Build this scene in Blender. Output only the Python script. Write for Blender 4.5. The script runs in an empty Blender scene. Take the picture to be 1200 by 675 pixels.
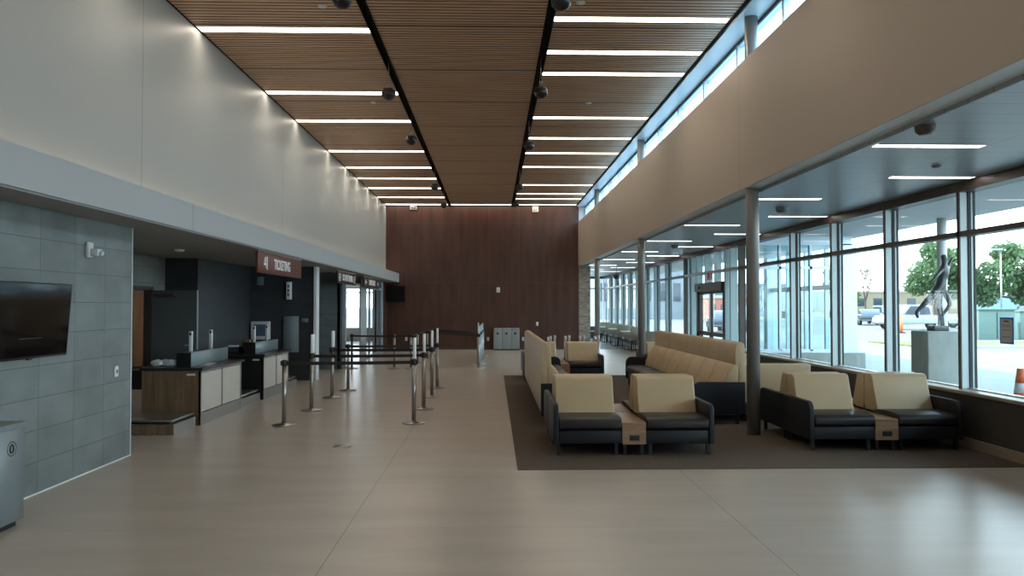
import bpy, bmesh, math, random
from math import pi, sin, cos, radians
from mathutils import Vector, Matrix
random.seed(7)
S = bpy.context.scene
COL = S.collection

# ------------------------------------------------------------------ camera
cam_d = bpy.data.cameras.new('camera'); cam = bpy.data.objects.new('camera', cam_d); COL.objects.link(cam)
cam_d.sensor_width = 36.0; cam_d.lens = 27.0; cam_d.clip_end = 2000; cam_d.clip_start = 0.05
cam.location = (0, 0, 1.75)
cam.rotation_euler = (radians(90 + 1.305), 0, radians(-1.40))
S.camera = cam
# ------------------------------------------------------------------ exposure
vs = S.view_settings
vs.view_transform = 'Standard'; vs.look = 'None'; vs.gamma = 1.0; vs.use_curve_mapping = False
vs.exposure = 1.42
S.cycles.use_denoising = True
S.cycles.max_bounces = 10; S.cycles.diffuse_bounces = 5; S.cycles.glossy_bounces = 4
S.cycles.transparent_max_bounces = 24; S.cycles.sample_clamp_indirect = 6.0
SKY = 2.7
LAMP = 4.2          # emission of the wide ceiling strips
LAMP_LOW = 3.2      # emission of the aisle strips
# ------------------------------------------------------------------ world
W = bpy.data.worlds.new('world'); S.world = W; W.use_nodes = True
nt = W.node_tree; nt.nodes.clear()
wo = nt.nodes.new('ShaderNodeOutputWorld'); bg = nt.nodes.new('ShaderNodeBackground')
tc = nt.nodes.new('ShaderNodeTexCoord'); sx = nt.nodes.new('ShaderNodeSeparateXYZ'); cr = nt.nodes.new('ShaderNodeValToRGB')
nt.links.new(tc.outputs['Generated'], sx.inputs[0]); nt.links.new(sx.outputs['Z'], cr.inputs[0])
cr.color_ramp.elements[0].position = 0.0; cr.color_ramp.elements[0].color = (0.86, 0.94, 1.0, 1)
cr.color_ramp.elements[1].position = 0.75; cr.color_ramp.elements[1].color = (0.50, 0.76, 1.0, 1)
nt.links.new(cr.outputs[0], bg.inputs[0]); bg.inputs[1].default_value = SKY
nt.links.new(bg.outputs[0], wo.inputs[0])
# ------------------------------------------------------------------ sun (from behind the building, over the left)
sd = bpy.data.lights.new('sun', 'SUN'); sun = bpy.data.objects.new('sun', sd); COL.objects.link(sun)
sd.energy = 3.6; sd.angle = radians(0.6); sd.color = (1.0, 0.95, 0.86)
sun.rotation_euler = Vector((0.78, -0.05, -0.64)).to_track_quat('-Z', 'Y').to_euler()
sun.location = (-20, 0, 30)
# sky portals in the glazed openings
def portal(name, loc, sx_, sy_, direction):
    d = bpy.data.lights.new(name, 'AREA'); d.shape = 'RECTANGLE'; d.size = sx_; d.size_y = sy_
    d.cycles.is_portal = True
    o = bpy.data.objects.new(name, d); COL.objects.link(o); o.location = loc
    o.rotation_euler = Vector(direction).to_track_quat('-Z', 'Z').to_euler()
portal('portal_right', (6.10, 18.5, 1.95), 45, 2.6, (-1, 0, 0))
portal('portal_clerestory', (3.80, 13.5, 5.4), 35, 0.66, (-1, 0, 0))
portal('portal_far', (4.9, 41.2, 1.95), 2.6, 2.6, (0, -1, 0))
portal('portal_gate', (-6.6, 38.1, 1.6), 5.0, 2.0, (0, -1, 0))

# ------------------------------------------------------------------ materials
M = {}
def new_mat(name, color, rough=0.5, metal=0.0, spec=0.5, noise=None, bump=None, coat=0.0):
    m = bpy.data.materials.new(name); m.use_nodes = True
    n = m.node_tree; b = n.nodes['Principled BSDF']
    b.inputs['Base Color'].default_value = (*color, 1); b.inputs['Roughness'].default_value = rough
    b.inputs['Metallic'].default_value = metal; b.inputs['Specular IOR Level'].default_value = spec
    b.inputs['Coat Weight'].default_value = coat
    co = n.nodes.new('ShaderNodeTexCoord')
    if noise:      # (scale xyz, amount)
        sc, amt = noise
        mp = n.nodes.new('ShaderNodeMapping'); mp.inputs['Scale'].default_value = sc
        nz = n.nodes.new('ShaderNodeTexNoise'); nz.inputs['Scale'].default_value = 1.0; nz.inputs['Detail'].default_value = 5
        n.links.new(co.outputs['Object'], mp.inputs[0]); n.links.new(mp.outputs[0], nz.inputs[0])
        mx = n.nodes.new('ShaderNodeMixRGB'); mx.blend_type = 'MIX'
        mx.inputs[1].default_value = (*[c * (1 - amt) for c in color], 1); mx.inputs[2].default_value = (*[min(1, c * (1 + amt)) for c in color], 1)
        rp = n.nodes.new('ShaderNodeValToRGB'); rp.color_ramp.elements[0].position = 0.3; rp.color_ramp.elements[1].position = 0.7
        n.links.new(nz.outputs[0], rp.inputs[0]); n.links.new(rp.outputs[0], mx.inputs[0]); n.links.new(mx.outputs[0], b.inputs['Base Color'])
    if bump:
        sc, st, dist = bump
        mp = n.nodes.new('ShaderNodeMapping'); mp.inputs['Scale'].default_value = sc
        nz = n.nodes.new('ShaderNodeTexNoise'); nz.inputs['Scale'].default_value = 1.0; nz.inputs['Detail'].default_value = 3
        bp = n.nodes.new('ShaderNodeBump'); bp.inputs['Strength'].default_value = st; bp.inputs['Distance'].default_value = dist
        n.links.new(co.outputs['Object'], mp.inputs[0]); n.links.new(mp.outputs[0], nz.inputs[0])
        n.links.new(nz.outputs[0], bp.inputs['Height']); n.links.new(bp.outputs[0], b.inputs['Normal'])
    M[name] = m
    return m
def add_joints(m, specs, color, depth=0.0):
    """thin joint lines: specs = [(axis, spacing, offset, width)], in world metres"""
    n = m.node_tree; b = n.nodes['Principled BSDF']
    geo = n.nodes.new('ShaderNodeNewGeometry'); sp = n.nodes.new('ShaderNodeSeparateXYZ'); n.links.new(geo.outputs['Position'], sp.inputs[0])
    def math_(op, a, v):
        k = n.nodes.new('ShaderNodeMath'); k.operation = op
        if hasattr(a, 'links') or hasattr(a, 'is_output'): n.links.new(a, k.inputs[0])
        else: k.inputs[0].default_value = a
        if hasattr(v, 'is_output'): n.links.new(v, k.inputs[1])
        elif v is not None: k.inputs[1].default_value = v
        return k.outputs[0]
    tot = None
    for ax, spc, off, wd in specs:
        v = math_('SUBTRACT', sp.outputs[ax], off); v = math_('DIVIDE', v, spc); v = math_('ADD', v, 1000.5)
        v = math_('FRACT', v, None); v = math_('SUBTRACT', v, 0.5); v = math_('ABSOLUTE', v, None)
        v = math_('LESS_THAN', v, wd / 2 / spc)
        tot = v if tot is None else math_('MAXIMUM', tot, v)
    mx = n.nodes.new('ShaderNodeMixRGB'); n.links.new(tot, mx.inputs[0]); mx.inputs[2].default_value = (*color, 1)
    src = b.inputs['Base Color']
    if src.is_linked: n.links.new(src.links[0].from_socket, mx.inputs[1])
    else: mx.inputs[1].default_value = src.default_value
    n.links.new(mx.outputs[0], b.inputs['Base Color'])
def tile_tone(m, ay, sy_, oy, az, sz, oz, amt):
    """every tile its own slight tone"""
    n = m.node_tree; b = n.nodes['Principled BSDF']
    geo = n.nodes.new('ShaderNodeNewGeometry'); sp = n.nodes.new('ShaderNodeSeparateXYZ'); n.links.new(geo.outputs['Position'], sp.inputs[0])
    outs = []
    for a, s_, o_ in ((ay, sy_, oy), (az, sz, oz)):
        k = n.nodes.new('ShaderNodeMath'); k.operation = 'SUBTRACT'; n.links.new(sp.outputs[a], k.inputs[0]); k.inputs[1].default_value = o_
        d = n.nodes.new('ShaderNodeMath'); d.operation = 'DIVIDE'; n.links.new(k.outputs[0], d.inputs[0]); d.inputs[1].default_value = s_
        f = n.nodes.new('ShaderNodeMath'); f.operation = 'FLOOR'; n.links.new(d.outputs[0], f.inputs[0]); outs.append(f.outputs[0])
    cb = n.nodes.new('ShaderNodeCombineXYZ'); n.links.new(outs[0], cb.inputs[0]); n.links.new(outs[1], cb.inputs[1])
    wn = n.nodes.new('ShaderNodeTexWhiteNoise'); n.links.new(cb.outputs[0], wn.inputs[0])
    mr = n.nodes.new('ShaderNodeMapRange'); mr.inputs[3].default_value = 1 - amt; mr.inputs[4].default_value = 1 + amt
    n.links.new(wn.outputs[0], mr.inputs[0])
    mx = n.nodes.new('ShaderNodeMixRGB'); mx.blend_type = 'MULTIPLY'; mx.inputs[0].default_value = 1
    src = b.inputs['Base Color']; n.links.new(src.links[0].from_socket, mx.inputs[1]); n.links.new(mr.outputs[0], mx.inputs[2])
    n.links.new(mx.outputs[0], b.inputs['Base Color'])
def emit_mat(name, color, strength):
    m = bpy.data.materials.new(name); m.use_nodes = True; n = m.node_tree; n.nodes.clear()
    e = n.nodes.new('ShaderNodeEmission'); o = n.nodes.new('ShaderNodeOutputMaterial')
    e.inputs[0].default_value = (*color, 1); e.inputs[1].default_value = strength; n.links.new(e.outputs[0], o.inputs[0]); M[name] = m
def glass_mat(name, tint, refl=1.0):
    m = bpy.data.materials.new(name); m.use_nodes = True; n = m.node_tree; n.nodes.clear()
    o = n.nodes.new('ShaderNodeOutputMaterial'); t = n.nodes.new('ShaderNodeBsdfTransparent'); g = n.nodes.new('ShaderNodeBsdfGlossy')
    g.inputs['Roughness'].default_value = 0.02; t.inputs[0].default_value = (*tint, 1)
    f = n.nodes.new('ShaderNodeLayerWeight'); f.inputs[0].default_value = 0.5
    pw = n.nodes.new('ShaderNodeMath'); pw.operation = 'POWER'; pw.inputs[1].default_value = 5.0; n.links.new(f.outputs['Facing'], pw.inputs[0])
    k = n.nodes.new('ShaderNodeMath'); k.operation = 'MULTIPLY_ADD'; k.inputs[1].default_value = 0.45 * refl; k.inputs[2].default_value = 0.03 * refl; n.links.new(pw.outputs[0], k.inputs[0])
    mx = n.nodes.new('ShaderNodeMixShader'); n.links.new(k.outputs[0], mx.inputs[0]); n.links.new(t.outputs[0], mx.inputs[1]); n.links.new(g.outputs[0], mx.inputs[2])
    n.links.new(mx.outputs[0], o.inputs[0]); M[name] = m

new_mat('white_wall', (0.43, 0.445, 0.43), 0.42, spec=0.4)
add_joints(M['white_wall'], [(1, 6.2, 9.4, 0.012)], (0.18, 0.18, 0.17))
new_mat('band_white', (0.43, 0.46, 0.48), 0.5); add_joints(M['band_white'], [(1, 12.4, 9.64, 0.014)], (0.18, 0.19, 0.2))
new_mat('soffit_grey', (0.30, 0.30, 0.29), 0.8)
new_mat('bulkhead_warmlit', (0.42, 0.36, 0.30), 0.5); add_joints(M['bulkhead_warmlit'], [(1, 9.2, 10.5, 0.012)], (0.28, 0.22, 0.18))  # warm lamplight and shade tinted into the wall paint
new_mat('bulkhead_under', (0.62, 0.65, 0.65), 0.45)
new_mat('wood_slat', (0.60, 0.395, 0.25), 0.45, noise=((1.5, 40, 6), 0.22)); add_joints(M['wood_slat'], [(1, 0.1025, -4.8595, 0.030)], (0.17, 0.105, 0.065)); add_joints(M['wood_slat'], [(1, 2.05, 10.9, 0.05)], (0.05, 0.03, 0.02))  # first stripes paint gap shade onto the slat sides; second are panel joints
new_mat('slot_black', (0.008, 0.007, 0.007), 0.7, spec=0.1)
new_mat('soffit_metal', (0.42, 0.47, 0.49), 0.32, spec=0.5)
new_mat('canopy_white', (0.55, 0.56, 0.56), 0.6); add_joints(M['canopy_white'], [(1, 1.0, 0, 0.02)], (0.4, 0.4, 0.4))
new_mat('aisle_metal', (0.34, 0.365, 0.38), 0.34, metal=0.1); add_joints(M['aisle_metal'], [(1, 0.307, 7.0, 0.008), (0, 1.14, 4.79 , 0.010)], (0.10, 0.115, 0.125))
new_mat('floor_tile', (0.46, 0.415, 0.36), 0.29, noise=((0.7, 3.0, 1), 0.09), bump=((1.2, 5, 1), 0.05, 0.01))
add_joints(M['floor_tile'], [(0, 3.13, -1.15, 0.0055), (1, 1.55, 6.1, 0.003)], (0.12, 0.10, 0.09))
new_mat('far_floor', (0.60, 0.62, 0.63), 0.15, noise=((2, 0.5, 1), 0.06)); add_joints(M['far_floor'], [(1, 0.5, 0, 0.02)], (0.25, 0.27, 0.28))
new_mat('carpet', (0.115, 0.092, 0.075), 0.95, spec=0.1, noise=((30, 30, 1), 0.16), bump=((140, 140, 20), 0.6, 0.004))
new_mat('brown_wall', (0.070, 0.029, 0.020), 0.36, noise=((5, 5, 0.7), 0.28))
add_joints(M['brown_wall'], [(0, 1.205, -2.58, 0.018), (2, 2.38, 2.65, 0.016)], (0.10, 0.045, 0.034))
new_mat('grey_tile', (0.172, 0.197, 0.198), 0.42, noise=((2.2, 2.2, 3.2), 0.17))
tile_tone(M['grey_tile'], 1, 0.6, 9.09, 2, 0.297, 0, 0.09); add_joints(M['grey_tile'], [(1, 0.6, 9.09, 0.006), (2, 0.297, 0.0, 0.006)], (0.06, 0.07, 0.07))
new_mat('grey_tile_inner', (0.27, 0.285, 0.27), 0.5, noise=((2, 2, 3), 0.12)); add_joints(M['grey_tile_inner'], [(1, 1.2, 13.2, 0.008), (2, 0.3, 0.06, 0.008)], (0.14, 0.15, 0.14))
new_mat('dark_tile', (0.040, 0.046, 0.052), 0.42, noise=((3, 3, 4), 0.2)); add_joints(M['dark_tile'], [(0, 0.6, -5.1, 0.008), (1, 0.6, 15.0, 0.008), (2, 0.3, 0, 0.008)], (0.025, 0.028, 0.03))
new_mat('slate_tile', (0.13, 0.16, 0.17), 0.4, noise=((3, 3, 4), 0.15)); add_joints(M['slate_tile'], [(2, 0.3, 0, 0.008)], (0.05, 0.06, 0.065))
new_mat('knee_wall', (0.060, 0.053, 0.047), 0.55, noise=((2, 2, 3), 0.2)); add_joints(M['knee_wall'], [(1, 1.2, 9.6, 0.008)], (0.03, 0.026, 0.022))
new_mat('tan_trim', (0.34, 0.27, 0.20), 0.4)
new_mat('white_trim', (0.75, 0.78, 0.80), 0.35)
new_mat('bronze_frame', (0.085, 0.068, 0.058), 0.4, metal=0.3)
new_mat('alu', (0.42, 0.50, 0.52), 0.35, metal=0.35)
new_mat('alu_blue', (0.50, 0.62, 0.72), 0.3, metal=0.4)
new_mat('black_gasket', (0.015, 0.017, 0.02), 0.5)
new_mat('column_paint', (0.27, 0.26, 0.25), 0.33, metal=0.25)
new_mat('stone', (0.32, 0.29, 0.25), 0.8, noise=((6, 6, 14), 0.4), bump=((8, 8, 30), 0.8, 0.03)); add_joints(M['stone'], [(2, 0.075, 0, 0.012)], (0.10, 0.09, 0.08))
new_mat('cream', (0.48, 0.365, 0.22), 0.42, spec=0.45, noise=((3, 3, 3), 0.04), bump=((6, 6, 6), 0.15, 0.02))
new_mat('chair_grey', (0.27, 0.25, 0.19), 0.5)
new_mat('station_grey', (0.28, 0.32, 0.33), 0.4)
new_mat('cream_panel', (0.60, 0.56, 0.50), 0.5)
new_mat('black_vinyl', (0.011, 0.013, 0.018), 0.45, spec=0.35, bump=((200, 200, 200), 0.15, 0.001))
new_mat('seat_vinyl', (0.017, 0.014, 0.015), 0.40, spec=0.4, bump=((5, 5, 5), 0.2, 0.02))
new_mat('arm_vinyl', (0.062, 0.066, 0.075), 0.4)
new_mat('black_metal', (0.010, 0.010, 0.011), 0.4)
new_mat('table_wood', (0.30, 0.18, 0.105), 0.3, noise=((3, 20, 30), 0.2))
new_mat('counter_wood', (0.19, 0.12, 0.068), 0.38, noise=((18, 18, 1.3), 0.3))
new_mat('tan_wood', (0.42, 0.26, 0.15), 0.5, noise=((12, 12, 1), 0.15))
new_mat('dark_top', (0.022, 0.022, 0.025), 0.22)
new_mat('steel', (0.42, 0.42, 0.41), 0.3, metal=0.9, noise=((2, 2, 60), 0.08))
new_mat('post_steel', (0.36, 0.34, 0.32), 0.28, metal=0.9)
new_mat('glassy_grey', (0.20, 0.26, 0.28), 0.25)
new_mat('bin_grey', (0.20, 0.235, 0.245), 0.4, metal=0.2)
new_mat('screen', (0.004, 0.004, 0.005), 0.08, spec=0.6)
new_mat('screen_blue', (0.07, 0.12, 0.18), 0.15)
new_mat('plastic_white', (0.70, 0.73, 0.74), 0.4)
new_mat('door_grey', (0.10, 0.108, 0.112), 0.45)
new_mat('sign_brown', (0.125, 0.035, 0.022), 0.45, noise=((6, 6, 2), 0.1))
new_mat('sign_dark', (0.040, 0.018, 0.015), 0.45)
new_mat('lettering', (0.80, 0.80, 0.80), 0.5)
new_mat('red', (0.55, 0.03, 0.02), 0.4)
new_mat('orange', (0.85, 0.18, 0.06), 0.5)
new_mat('blue_tape', (0.04, 0.12, 0.75), 0.5)
new_mat('paper', (0.55, 0.55, 0.53), 0.7)
new_mat('paper_white', (0.75, 0.76, 0.78), 0.6)
new_mat('text_grey', (0.12, 0.12, 0.14), 0.6)
new_mat('barrier_blue', (0.45, 0.66, 0.76), 0.25)
new_mat('brown_card', (0.22, 0.12, 0.06), 0.7)
new_mat('pavement', (0.17, 0.165, 0.155), 0.85, noise=((0.5, 0.5, 1), 0.06)); add_joints(M['pavement'], [(0, 3, 0, 0.03), (1, 3, 0, 0.03)], (0.11, 0.11, 0.105))
new_mat('road', (0.145, 0.14, 0.13), 0.9, noise=((0.2, 0.2, 1), 0.08))
new_mat('grass', (0.13, 0.15, 0.04), 0.9, noise=((2, 2, 1), 0.5))
new_mat('kerb', (0.34, 0.33, 0.31), 0.85)
new_mat('leaf', (0.075, 0.125, 0.055), 0.6, noise=((0.5, 0.5, 0.5), 0.4))
n_ = M['leaf'].node_tree; tr_ = n_.nodes.new('ShaderNodeBsdfTranslucent'); tr_.inputs[0].default_value = (0.16, 0.26, 0.10, 1); mx_ = n_.nodes.new('ShaderNodeMixShader'); mx_.inputs[0].default_value = 0.45
n_.links.new(n_.nodes['Principled BSDF'].outputs[0], mx_.inputs[1]); n_.links.new(tr_.outputs[0], mx_.inputs[2]); n_.links.new(mx_.outputs[0], n_.nodes['Material Output'].inputs[0])
new_mat('bark', (0.08, 0.055, 0.04), 0.9)
new_mat('bronze_statue', (0.055, 0.06, 0.06), 0.45, metal=0.5)
new_mat('concrete_block', (0.27, 0.29, 0.27), 0.85, noise=((2, 2, 1.2), 0.2), bump=((6, 6, 3), 0.4, 0.03))
new_mat('car_white', (0.30, 0.32, 0.35), 0.25, coat=0.4)
new_mat('car_silver', (0.16, 0.18, 0.21), 0.25, metal=0.4)
new_mat('car_dark', (0.035, 0.045, 0.06), 0.25, coat=0.4)
new_mat('car_glass', (0.03, 0.045, 0.06), 0.1)
new_mat('tyre', (0.012, 0.012, 0.013), 0.8)
new_mat('beige_build', (0.24, 0.19, 0.12), 0.8); new_mat('blue_build', (0.10, 0.20, 0.30), 0.7); new_mat('grey_build', (0.20, 0.235, 0.26), 0.8)
new_mat('red_build', (0.42, 0.14, 0.10), 0.8); new_mat('green_box', (0.10, 0.16, 0.14), 0.6); new_mat('trailer_white', (0.38, 0.39, 0.38), 0.6)
emit_mat('lamp_warm', (1.0, 0.86, 0.70), LAMP); emit_mat('lamp_low', (1.0, 0.91, 0.84), LAMP_LOW); emit_mat('cove', (1.0, 0.72, 0.45), 3.0)
glass_mat('glass', (0.90, 0.96, 0.96)); glass_mat('glass_clear', (0.97, 0.985, 0.985), 0.8); glass_mat('glass_clerestory', (0.88, 0.96, 0.985))

# ------------------------------------------------------------------ geometry helpers
def BM(): return bmesh.new()
def box(bm, x0, x1, y0, y1, z0, z1):
    v = [bm.verts.new(p) for p in ((x0,y0,z0),(x1,y0,z0),(x1,y1,z0),(x0,y1,z0),(x0,y0,z1),(x1,y0,z1),(x1,y1,z1),(x0,y1,z1))]
    for f in ((0,3,2,1),(4,5,6,7),(0,1,5,4),(1,2,6,5),(2,3,7,6),(3,0,4,7)): bm.faces.new([v[i] for i in f])
    return bm
def cyl(bm, p0, p1, r0, r1=None, seg=16, caps=True):
    r1 = r0 if r1 is None else r1
    p0 = Vector(p0); p1 = Vector(p1); d = (p1 - p0).normalized()
    a = Vector((0,0,1)) if abs(d.z) < 0.9 else Vector((1,0,0))
    u = d.cross(a).normalized(); w = d.cross(u)
    A = [bm.verts.new(p0 + r0*(cos(2*pi*i/seg)*u + sin(2*pi*i/seg)*w)) for i in range(seg)]
    B = [bm.verts.new(p1 + r1*(cos(2*pi*i/seg)*u + sin(2*pi*i/seg)*w)) for i in range(seg)]
    for i in range(seg):
        j = (i+1) % seg; f = bm.faces.new((A[i], B[i], B[j], A[j])); f.smooth = True
    if caps: bm.faces.new(A); bm.faces.new(B[::-1])
    return bm
def lathe(bm, prof, cx=0, cy=0, seg=28):
    rings = []
    for r, z in prof:
        if r < 1e-5: rings.append([bm.verts.new((cx, cy, z))])
        else: rings.append([bm.verts.new((cx + r*cos(2*pi*i/seg), cy + r*sin(2*pi*i/seg), z)) for i in range(seg)])
    for a, b in zip(rings, rings[1:]):
        for i in range(seg):
            j = (i+1) % seg
            if len(a) == 1: f = bm.faces.new((a[0], b[j], b[i]))
            elif len(b) == 1: f = bm.faces.new((a[i], a[j], b[0]))
            else: f = bm.faces.new((a[i], a[j], b[j], b[i]))
            f.smooth = True
    return bm
def prism(bm, pts, axis, a0, a1):
    """pts in the plane normal to axis: x->(y,z), y->(x,z), z->(x,y)"""
    def P(p, a): return {'x': (a, p[0], p[1]), 'y': (p[0], a, p[1]), 'z': (p[0], p[1], a)}[axis]
    A = [bm.verts.new(P(p, a0)) for p in pts]; B = [bm.verts.new(P(p, a1)) for p in pts]
    n = len(pts)
    for i in range(n):
        j = (i+1) % n; bm.faces.new((A[i], A[j], B[j], B[i]))
    bm.faces.new(A[::-1]); bm.faces.new(B)
    bmesh.ops.recalc_face_normals(bm, faces=bm.faces)
    return bm
def rnd(bm, w=0.02, seg=3):
    """soften every sharp edge and shade it smooth"""
    bmesh.ops.recalc_face_normals(bm, faces=bm.faces)
    es = [e for e in bm.edges if len(e.link_faces) == 2 and e.calc_face_angle(0) > 0.5]
    bmesh.ops.bevel(bm, geom=es, offset=w, segments=seg, affect='EDGES', profile=0.6, clamp_overlap=True)
    for f in bm.faces: f.smooth = True
    return bm
def arc(cx, cy, r, a0, a1, n=8):
    return [(cx + r*cos(radians(a0 + (a1-a0)*i/n)), cy + r*sin(radians(a0 + (a1-a0)*i/n))) for i in range(n+1)]
BASE = {}
def obj(name, bm, mat, parent=None, world=False, smooth_angle=None):
    if world and parent is not None:
        bmesh.ops.translate(bm, verts=bm.verts, vec=-BASE[parent.name])
    me = bpy.data.meshes.new(name); bm.to_mesh(me); bm.free()
    me.materials.append(M[mat] if isinstance(mat, str) else mat)
    o = bpy.data.objects.new(name, me); COL.objects.link(o)
    if parent is not None: o.parent = parent; BASE[o.name] = BASE.get(parent.name, Vector((0,0,0)))
    else: BASE[o.name] = Vector((0,0,0))
    return o
def tag(o, label, cat, group=None, kind=None):
    o['label'] = label; o['category'] = cat
    if group: o['group'] = group
    if kind: o['kind'] = kind
    return o
def thing(name, label, cat, loc=(0,0,0), rotz=0, group=None):
    o = bpy.data.objects.new(name, None); COL.objects.link(o); o.empty_display_size = 0.1
    o.location = loc; o.rotation_euler = (0,0,rotz); BASE[o.name] = Vector(loc)
    tag(o, label, cat, group); return o
def struct(name, bm, mat, parent=None, label=None):
    o = obj(name, bm, mat, parent)
    if parent is None: o['kind'] = 'structure'
    if label: o['label'] = label
    return o
def sroot(name, loc=(0,0,0)):
    o = bpy.data.objects.new(name, None); COL.objects.link(o); o.location = loc; o['kind'] = 'structure'; BASE[o.name] = Vector(loc); return o
def dup(root, loc, rotz=0, label=None, group=None):
    def cp(o, par):
        c = o.copy(); COL.objects.link(c)
        if par is not None: c.parent = par
        for ch in list(kids.get(o.name, [])): cp(ch, c)
        return c
    kids = {}
    for o in COL.objects:
        if o.parent is not None: kids.setdefault(o.parent.name, []).append(o)
    r = cp(root, None); r.location = loc; r.rotation_euler = (0,0,rotz); BASE[r.name] = Vector(loc)
    if label: r['label'] = label
    if group: r['group'] = group
    return r
def text(name, body, size, mat, parent, loc, rot, scale=(1,1,1), extrude=0.004, align='CENTER'):
    cu = bpy.data.curves.new(name, 'FONT'); cu.body = body; cu.size = size; cu.extrude = extrude; cu.offset = 0.006; cu.align_x = align; cu.align_y = 'CENTER'
    cu.materials.append(M[mat]); o = bpy.data.objects.new(name, cu); COL.objects.link(o)
    bpy.context.view_layer.update()
    me = bpy.data.meshes.new_from_object(o); bpy.data.objects.remove(o); me.name = name
    o = bpy.data.objects.new(name, me); COL.objects.link(o)
    o.parent = parent; o.location = Vector(loc) - (BASE[parent.name] if parent else Vector((0,0,0))); o.rotation_euler = rot; o.scale = scale
    return o

# ================================================================== SETTING
YB = 30.6      # dark end wall
ZC = 5.74      # hall ceiling
ZL = 3.30      # aisle ceiling
ZT = 2.66      # ticketing soffit
Y0 = -5.0
GY = [9.57 + 1.84*k for k in range(-7, 18)]   # glazing grid
b = BM(); box(b, -11.5, 6.0, Y0, 41.2, -0.15, 0); struct('floor', b, 'floor_tile')
b = BM(); box(b, 3.42, 5.84, YB, 41.0, 0.0, 0.004); struct('floor', b, 'far_floor')
b = BM(); box(b, 0.26, 5.81, 8.2, 19.2, 0.0, 0.008); c_ = obj('carpet', b, 'carpet'); tag(c_, 'dark brown carpet inset in pale floor under the lounge seating', 'carpet')
# left upper wall with its projecting band
b = BM(); box(b, -4.5, -4.27, Y0, YB, ZT + 0.05, 6.1); struct('wall_left', b, 'white_wall')
b = BM(); box(b, -4.27, -3.74, Y0, YB, 2.68, 3.02); struct('trim_1', b, 'band_white')
b = BM(); box(b, -11.5, -3.76, Y0, 38.2, ZT, 2.70); box(b, -11.5, -4.3, Y0, 38.2, 2.70, 3.2); struct('ceiling', b, 'soffit_grey')
# near tiled wall
b = BM(); box(b, -4.44, -4.24, Y0, 9.11, 0.0, ZT); struct('wall_left', b, 'grey_tile')
b = BM(); box(b, -4.445, -4.235, 9.11, 9.125, 0, ZT); box(b, -4.24, -4.232, Y0, 9.125, 0, 0.012); struct('trim_2', b, 'white_trim')
# ticketing recess shell
b = BM(); box(b, -6.42, -6.3, 9.0, 13.40, 0, ZT); box(b, -6.42, -6.3, 13.40, 14.35, 2.06, ZT); box(b, -6.42, -6.3, 14.35, 14.9, 0, ZT)
box(b, -6.4, -4.44, 8.85, 9.0, 0, ZT); struct('wall_left', b, 'grey_tile_inner')
b = BM(); box(b, -6.42, -5.80, 14.9, 15.0, 0, ZT); box(b, -5.80, -5.68, 14.9, 18.1, 0, ZT); box(b, -5.80, -4.18, 18.1, 18.3, 0, ZT); struct('wall_back', b, 'dark_tile')
b = BM(); box(b, -4.19, -4.13, 18.04, 18.34, 0, ZT); struct('trim_3', b, 'white_trim')
b = BM(); box(b, -5.12, -5.0, 18.3, 21.3, 0, ZT); box(b, -5.0, -4.22, 21.3, 21.45, 0, ZT); struct('wall_back', b, 'slate_tile')
# staff room beyond the open door
for q in ((-8.6, -8.5, 12.0, 20), (-8.6, -6.42, 20, 20.1), (-8.6, -6.42, 11.9, 12.0)):
    b = BM(); box(b, *q, 0, ZT); struct('wall_left', b, 'soffit_grey')
b = BM(); box(b, -8.5, -6.95, 17.0, 17.08, 0.42, 2.6); tag(obj('wood_panel', b, 'tan_wood'), 'pale timber partition seen through the open staff doorway', 'partition')
b = BM(); box(b, -8.5, -6.9, 16.2, 16.95, 0, 0.40); tag(obj('storage_bench', rnd(b, 0.02), 'dark_top'), 'low dark bench below the timber partition in the staff room', 'bench')
# security / departures side: structure on x = -4.2
b = BM(); box(b, -4.30, -4.16, 21.3, 21.72, 0, ZT); box(b, -4.30, -4.16, 21.72, 24.1, 2.42, ZT); struct('wall_left', b, 'slate_tile')
b = BM(); box(b, -4.17, -4.13, 24.1, 25.2, 0, ZT); box(b, -4.31, -4.13, 21.62, 21.74, 0, 2.42); struct('trim_4', b, 'band_white')
b = BM(); box(b, -4.5, -4.2, 29.0, YB, 0, 2.68); struct('wall_left', b, 'brown_wall')
b = BM(); box(b, -4.30, -4.14, 28.86, 29.0, 0, ZT); struct('trim_5', b, 'alu_blue')
sf = sroot('window_1', (-4.2, 25.2, 0))
b = BM()
for y in (25.2, 26.1, 27.0, 27.9, 28.8): box(b, -4.225, -4.165, y, y+0.06, 0, ZT)
box(b, -4.22, -4.17, 25.2, 28.87, 0, 0.08); box(b, -4.25, -4.15, 25.2, 28.87, 2.30, 2.38)
obj('frame', b, 'alu', sf, True)
b = BM(); box(b, -4.205, -4.195, 25.27, 28.8, 0.08, 2.30); obj('pane', b, 'glass_clear', sf, True)
# gate room end: window wall at y = 38
b = BM(); box(b, -11.5, -4.3, 38.0, 38.2, 0, 0.60); box(b, -11.5, -4.3, 38.0, 38.2, 2.58, ZT); box(b, -4.42, -4.3, YB+0.3, 38.2, 0, ZT)
box(b, -11.5, -11.4, 15.0, 38.2, 0, ZT); box(b, -11.5, -5.1, 20.1, 20.2, 0, ZT); struct('wall_back', b, 'cream_panel')
gw = sroot('window_2', (-7.6, 38.05, 0.6)); b = BM()
for x in (-11.4, -9.75, -8.1, -6.6, -5.55, -4.5): box(b, x, x+0.07, 38.0, 38.1, 0.6, 2.58)
box(b, -11.4, -4.35, 38.0, 38.1, 2.36, 2.42); box(b, -11.4, -4.35, 37.98, 38.12, 0.60, 0.65); obj('frame', b, 'alu', gw, True)
b = BM(); box(b, -11.4, -4.35, 38.05, 38.06, 0.62, 2.58); obj('pane', b, 'glass_clear', gw, True)
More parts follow.
